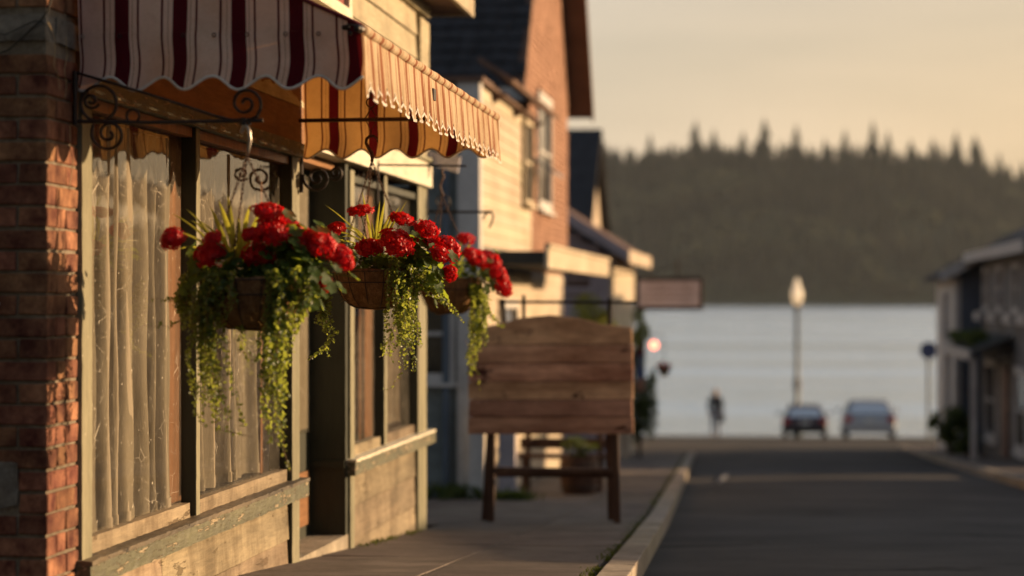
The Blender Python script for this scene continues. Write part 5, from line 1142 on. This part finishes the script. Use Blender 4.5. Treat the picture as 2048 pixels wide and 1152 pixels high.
for (y0_, y1_) in ((50.0, 50.9), (46.9, 47.8), (43.6, 44.6), (41.0, 42.0)):
    window(R1, 'x', 4.34, y0_, y1_, -.15, .55, -1, .09, m_white)
    b = MB(); b.box(4.12, 4.22, y0_ - .1, y1_ + .1, -.44, -.26); b.build('window_box', m_white, R1)
window(R1, 'x', 4.34, 48.3, 50.4, -2.7, -1.35, -1, .14, m_white, mull=1)
window(R1, 'x', 4.34, 42.5, 44.2, -2.6, -1.35, -1, .14, m_white, mull=1)
b = MB(); b.box(4.30, 4.335, 45.6, 46.7, G(46), -1.25); dr = b.build('door', m_door, R1); b = MB(); b.ball((4.28, 45.75, -2.2), .03, 6); h_ = b.build('door_handle', m_galv, R1); h_.parent = dr; h_.location = (0, 0, 0)
b = MB(); b.hexa([(3.55, 44.5, -1.05), (4.3, 44.5, -.75), (4.3, 51.4, -.75), (3.55, 51.4, -1.05), (3.55, 44.5, -.97), (4.3, 44.5, -.67), (4.3, 51.4, -.67), (3.55, 51.4, -.97)]); b.build('porch_roof', m_canopy, R1)
b = MB(); b.box(3.5, 3.549, 44.5, 51.4, -1.12, -.93); b.build('porch_beam', m_white, R1)
for yy in (44.6, 51.2): b = MB(); b.box(3.56, 3.66, yy, yy + .1, G(yy), -1.06); b.build('porch_post', m_white, R1)
leafcloud('porch_creeper', (3.75, 47.6, -.72), .35, 2.6, .16, 1500, .05, m_bush, 'dark creeper growing over the porch roof of the right building', 'plant', seed=12, trunk=False)
leafcloud('dark_bush', (3.62, 50.6, G(50.6) + .50), .45, .6, .5, 1900, .05, m_bush, 'round dark bush at the foot of the right building by the porch', 'bush', seed=13)
leafcloud('dark_bush', (3.66, 46.6, G(46.6) + .30), .28, .4, .3, 900, .04, m_bush, 'smaller dark bush beside the brown door at the right edge', 'bush', seed=14)
# low buildings across the street, outside the frame, whose roofs keep the road in shade
for k, (y0_, y1_, zr) in enumerate(((17.0, 22.0, 1.05), (22.6, 28.6, 1.0), (29.4, 37.5, .95))):
    t = thing('low_shop_building', (10, (y0_ + y1_) / 2, G(y0_)), ('low grey shop building across the street nearest to the viewer', 'low middle shop building across the street with white windows', 'low shop building across the street next to the taupe building')[k], 'building')
    x0_ = 9.0; b = MB(); b.box(x0_, 16, y0_, y1_, G(y1_) - .3, zr - .25); b.build('body', (m_taupe, m_lav, m_blueg)[k], t)
    b = MB(); b.prism([(x0_ - .3, zr - .30), (x0_ - .3, zr - .18), (12.5, zr + .15), (16.3, zr - .18), (16.3, zr - .30)], 'y', y0_ - .3, y1_ + .3); b.build('roof', m_shing, t)
    for j in range(2): window(t, 'x', x0_ - .01, y0_ + 1 + j * 3.3, y0_ + 2.6 + j * 3.3, G(y0_) + .9, G(y0_) + 1.9, -1, .1)
    b = MB(); b.box(x0_ - .03, x0_ - .001, y0_ + 2.9, y0_ + 3.8, G(y0_ + 3.8), G(y0_) + 2.0); b.build('door', m_door, t)

# unseen buildings added behind the viewer to block ambient light on near faces
for (x0_, x1_, y0_, y1_, zt_, lab, wm_) in ((-11, -4.2, -22, 3.5, 5.5, 'unseen tall grey boarded building added behind the viewer on the left side of the street', m_grey), (7.5, 14, -24, 6, 4.8, 'unseen pale boarded building added behind the viewer on the right side of the street', m_lav), (-8, 12, -40, -30, 6, 'unseen taupe building added to close the street far behind the viewer', m_taupe)):
    t = thing('unseen_street_building', ((x0_ + x1_) / 2, (y0_ + y1_) / 2, -1.1), lab, 'building'); b = MB(); b.box(x0_, x1_, y0_, y1_, -1.3, zt_); b.build('body', wm_, t)
    b = MB(); b.box(x0_ - .3, x1_ + .3, y0_ - .3, y1_ + .3, zt_ + .003, zt_ + .25); b.build('roof', m_shing, t)
    if y1_ > 0:
        for k in range(5):
            for zz in (-.4, 2.6): window(t, 'x', x1_ + .01 if x1_ < 0 else x0_ - .01, y0_ + 1.5 + k * 4.6, y0_ + 3.2 + k * 4.6, zz, zz + 1.4, 1 if x1_ < 0 else -1)

# ================================================================== CARS, LAMP, ROAD SIGN, PEOPLE
def car(name, label, cx, cy, Wd, H, pm, group):
    z0 = R_(cy); t = thing(name, (cx, cy, z0), label, 'car', group); s = Wd / 1.7; h = H / 1.45; L = 3.9
    def S(x, y, z): return Vector((cx + x * s, cy + y, z0 + z * h))
    # rows across the width; stations along the side profile (y from rear 0 to front)
    secs = [(0, .30, .55, .80), (.04, .28, .78, .86), (.12, .24, .90, .90), (.35, .22, .93, .93), (1.0, .2, .95, .95), (2.6, .2, .95, .95), (3.3, .22, .86, .88), (3.75, .28, .72, .78), (3.9, .36, .58, .62)]
    b = MB(); vs = []; hw = .85; ring = 12
    for (y, zl, zt, _) in secs:
        k = 1 - (.10 if y in (0, 3.9) else .03 if y < .1 or y > 3.7 else 0)
        for (fx, fz) in ((-.84, 0), (-.97, .12), (-1, .45), (-.97, .8), (-.9, .96), (-.5, 1), (.5, 1), (.9, .96), (.97, .8), (1, .45), (.97, .12), (.84, 0)):
            vs.append(S(hw * fx * k, y, zl + (zt - zl) * fz))
    fs = [(i*ring+j, i*ring+(j+1) % ring, (i+1)*ring+(j+1) % ring, (i+1)*ring+j) for i in range(len(secs)-1) for j in range(ring)] + [tuple(range(ring))[::-1], tuple((len(secs)-1)*ring+j for j in range(ring))]
    b.add(vs, fs); b.build('body', pm, t, smooth=True)
    # cabin
    lo = [(.10, .80), (2.95, .80)]; hi = [(.62, .56), (2.05, .58)]
    def cabin(g):
        b = MB(); p = []
        for (y, w_), z in ((lo[0], .90), (lo[1], .92), (hi[1], 1.42), (hi[0], 1.42)): p += [S(-w_ + g * .01, y, z), S(w_ - g * .01, y, z)]
        return b.add(p, [(0, 1, 7, 6), (2, 4, 5, 3), (6, 7, 5, 4), (0, 6, 4, 2), (1, 3, 5, 7)])
    b = cabin(0); b.build('roof_shell', pm, t, bevel=.04)
    def panel(y0_, z0_, w0, y1_, z1_, w1, oy, name, mat):
        b = MB(); b.hexa([S(-w0, y0_, z0_), S(w0, y0_, z0_), S(w0, y0_ - oy, z0_), S(-w0, y0_ - oy, z0_), S(-w1, y1_, z1_), S(w1, y1_, z1_), S(w1, y1_ - oy, z1_), S(-w1, y1_ - oy, z1_)]); b.build(name, mat, t)
    panel(.155, .96, .66, .52, 1.34, .49, .03, 'rear_window', m_carglass)
    panel(2.83, 1.0, .68, 2.13, 1.36, .52, -.03, 'windscreen', m_carglass)
    for sg_ in (-1, 1):
        b = MB(); x0_, x1_ = sg_ * .775, sg_ * .60; b.add([S(x0_ + sg_ * .012, .45, .97), S(x0_ + sg_ * .012, 2.6, .97), S(x1_ + sg_ * .012, 1.95, 1.36), S(x1_ + sg_ * .012, .78, 1.36), S(x0_, .45, .97), S(x0_, 2.6, .97), S(x1_, 1.95, 1.36), S(x1_, .78, 1.36)], [(0,1,2,3),(4,7,6,5),(0,4,5,1),(2,6,7,3),(1,5,6,2),(0,3,7,4)]); b.build('side_window', m_carglass, t)
        b = MB(); c_ = S(sg_ * .70, .0, .76); b.gbox(c_.x - .13, c_.x + .13, c_.y - .015, c_.y + .12, c_.z - .08, c_.z + .10, .06, .002, 6); b.build('tail_light', m_redlamp, t, smooth=True)
        b = MB(); c_ = S(sg_ * .96, 2.35, 1.0); b.ball(c_, .10, 8, (1.0, .6, .75)); b.build('wing_mirror', pm, t, smooth=True)
        for yy in (.75, 3.15):
            b = MB(); c_ = S(sg_ * .74, yy, .30); r_ = .31
            b.prism([(c_.y + r_ * cos(a), z0 + r_ + .0 + r_ * sin(a)) for a in [k * pi / 10 for k in range(20)]], 'x', c_.x - .10, c_.x + .10); w_ = b.build('wheel', m_tyre, t, bevel=.02)
            b = MB(); b.prism([(c_.y + .19 * cos(a), z0 + r_ + .19 * sin(a)) for a in [k * pi / 8 for k in range(16)]], 'x', c_.x - .105, c_.x + .105); q_ = b.build('rim', m_galv, t); q_.parent = w_; q_.location = (0, 0, 0)
    c_ = S(0, 0, .40); b = MB(); b.gbox(c_.x - .74 * s, c_.x + .74 * s, c_.y - .06, c_.y + .05, c_.z - .12, c_.z + .12, .1, .003, 5); b.build('bumper', m_tyre if pm is m_carred else pm, t, smooth=True)
    c_ = S(0, -.01, .72); b = MB(); b.box(c_.x - .17, c_.x + .17, c_.y - .02, c_.y + .0, c_.z - .06, c_.z + .06); b.build('number_plate', m_plate, t)
    return t
car('parked_car', 'dark red hatchback parked facing the water, left one of the two cars', 1.16, 92.0, 1.72, 1.24, m_carred, 'cars parked at the waterfront')
car('parked_car', 'silver grey hatchback parked facing the water, right one of the two cars', 3.22, 82.5, 1.80, 1.30, m_carsil, 'cars parked at the waterfront')
LY = 100.0; q = P(1594, 700, LY); zl = (HY - 560) * dep(q.x, LY) / F; zg = R_(LY)
lp = thing('street_lamp', (q.x, LY, zg), 'tall street lamp with a bright frosted lantern standing at the waterfront', 'street lamp')
b = MB(); b.tube([(q.x, LY, zg), (q.x, LY, zg + .5), (q.x, LY, zg + 1.1), (q.x, LY, zl - 1.1)], [.20, .17, .11, .085], 10); b.build('pole', m_lampgreen, lp, smooth=True)
b = MB(); b.tube([(q.x, LY, zg + 2.0), (q.x, LY, zg + 2.45)], .14, 10); b.build('pole_band', m_iron, lp)
b = MB(); b.lathe([(.001, zl - 1.04), (.14, zl - 1.02), (.21, zl - .78), (.235, zl - .55), (.19, zl - .38), (.11, zl - .30)], (q.x, LY, 0), 12); b.build('lantern_glass', m_frost, lp, smooth=True)
b = MB(); b.lathe([(.235, zl - .40), (.12, zl - .30), (.12, zl - .08), (.03, zl + .06), (.001, zl + .12)], (q.x, LY, 0), 12); b.build('lantern_cap', m_frost, lp, smooth=True)
b = MB(); b.lathe([(.10, zl - 1.2), (.18, zl - 1.14), (.17, zl - 1.07)], (q.x, LY, 0), 12); b.build('lantern_seat', m_iron, lp)
RY = 70.0; q = P(1857, 701, RY); zg = R_(RY); rs = thing('round_road_sign', (q.x, RY, zg), 'small round blue road sign on a thin pole in front of the right houses', 'road sign')
b = MB(); b.prism([(q.x + .25 * cos(a), q.z + .25 * sin(a)) for a in [k * pi / 14 for k in range(28)]], 'y', RY - .02, RY + .01); b.build('sign_disc', m_bluesign, rs)
b = MB(); b.tube([(q.x, RY + .04, zg), (q.x, RY + .04, q.z + .1)], .045, 8); b.build('pole', m_lampgreen, rs)
def person(px, Y, label, top, legs, hair, H=1.70, tw=0, step_=.10):
    q = P(px, 870, Y); x0, z0 = q.x, R_(Y); t = thing('person', (x0, Y, z0), label, 'person')
    def skin(name, verts, edges, rad, mat, lv=2):
        me = bpy.data.meshes.new(name); me.from_pydata(verts, edges, []); me.materials.append(mat); o = bpy.data.objects.new(name, me); C.objects.link(o); o.parent = t; ORG[o.name] = Vector((x0, Y, z0))
        sk = o.modifiers.new('skin', 'SKIN'); sk.use_smooth_shade = True
        for i, r_ in enumerate(rad): me.skin_vertices[0].data[i].radius = (r_, r_) if not isinstance(r_, tuple) else r_
        me.skin_vertices[0].data[0].use_root = True
        sb = o.modifiers.new('subdivision', 'SUBSURF'); sb.levels = 1; sb.render_levels = lv; return o
    k = H / 1.7; sh = .19
    J = [(0, 0, .92), (0, 0, 1.08), (0, .0, 1.28), (0, 0, 1.43), (0, -.01, 1.50), (0, -.01, 1.58), (0, -.015, 1.66),
         (.09, 0, .90), (.10, step_ * .4, .50), (.10, step_, .09), (.10, step_ + .14, .04), (-.09, 0, .90), (-.10, -step_ * .2, .48), (-.10, -step_, .09), (-.10, -step_ + .14, .04),
         (sh, 0, 1.40), (sh + .05, .02, 1.13), (sh + .03, .10, .88), (sh + .03, .13, .80), (-sh, 0, 1.40), (-sh - .05, 0, 1.13), (-sh - .03, .02, .88), (-sh - .03, .04, .80)]
    Jv = [(x * k, y * k, z * k) for x, y, z in J]
    E = [(0, 1), (1, 2), (2, 3), (3, 4), (4, 5), (5, 6), (0, 7), (7, 8), (8, 9), (9, 10), (0, 11), (11, 12), (12, 13), (13, 14), (3, 15), (15, 16), (16, 17), (17, 18), (3, 19), (19, 20), (20, 21), (21, 22)]
    skin('body', Jv, E, [.12, .11, .13, .09, .052, .085, .07, .085, .055, .038, .035, .085, .055, .038, .035, .055, .04, .03, .03, .055, .04, .03, .03], m_skin)
    skin('jacket', [Jv[i] for i in (0, 1, 2, 3, 15, 16, 17, 19, 20, 21)], [(0, 1), (1, 2), (2, 3), (3, 4), (4, 5), (5, 6), (3, 7), (7, 8), (8, 9)], [.155, .14, .16, .10, .075, .058, .045, .075, .058, .045], top)
    skin('trousers', [Jv[i] for i in (0, 7, 8, 9, 11, 12, 13)], [(0, 1), (1, 2), (2, 3), (0, 4), (4, 5), (5, 6)], [.135, .10, .072, .055, .10, .072, .055], legs)
    b = MB(); b.ball((x0, Y - .02 * k, z0 + 1.635 * k), .105 * k, 10, (1, 1.05, 1.05)); b.ball((x0, Y - .07, z0 + 1.54 * k), .075 * k, 8, (1, .6, 1.3)); b.build('hair', hair, t, smooth=True)
    for sx in (-1, 1): b = MB(); b.ball((x0 + sx * .035 * k, Y + .085 * k, z0 + 1.60 * k), .012, 6); b.build('eye', m_iron, t)
    b = MB(); b.ball((x0, Y + .10 * k, z0 + 1.575 * k), .015, 6); b.build('nose', m_skin, t)
    for ax_, (fx, fy) in enumerate(((.10, step_), (-.10, -step_))): b = MB(); b.ball((x0 + fx * k, Y + (fy + .07) * k, z0 + .045), .07, 8, (.75, 1.8, .62)); b.build('shoe', m_tyre, t, smooth=True)
    b = MB()
    for sx, hy in ((1, .13), (-1, .04)):
        for j in range(5): a0_ = Vector((x0 + sx * (sh + .03) * k + (j - 2) * .012, Y + hy * k, z0 + .79 * k)); b.tube([a0_, a0_ + Vector((0, .01, -.05)), a0_ + Vector((0, .03, -.085 + .004 * abs(j - 2)))], [.010, .009, .006], 5)
    b.build('fingers', m_skin, t, smooth=True)
    return t
person(1431, 86.0, 'person in a dark jacket and grey trousers walking by the water', m_jacket, m_jean, m_hair, 1.72)
q = P(1444, 835, 86.05); bgx = thing('shoulder_bag', q, 'dark shoulder bag hanging at the right side of the walking person', 'bag')
b = MB(); b.gbox(q.x - .09, q.x + .09, 85.95, 86.2, q.z - .16, q.z + .12, .05, .01, 9); b.build('bag_body', m_jacket, bgx, smooth=True)
b = MB(); b.tube([(q.x - .05, 86.0, q.z + .10), (q.x - .09, 86.0, q.z + .42), (q.x - .12, 86.05, q.z + .60), (q.x - .07, 86.16, q.z + .40), (q.x + .04, 86.15, q.z + .10)], .012, 5); b.build('strap', m_jacket, bgx)

# ================================================================== HAZE
b = MB(); b.box(-4500, 4500, -60, 5200, -30, 330); hz = b.build('haze', None, kind='stuff', at=(0, 2000, 100))
hm_, hnt, hout = base('thin_haze'); pv = hnt.nodes.new('ShaderNodeVolumePrincipled'); pv.inputs['Color'].default_value = (.86, .92, .95, 1); pv.inputs['Density'].default_value = 0.000022; pv.inputs['Anisotropy'].default_value = .2
hnt.links.new(pv.outputs[0], hout.inputs['Volume']); hz.data.materials.append(hm_)
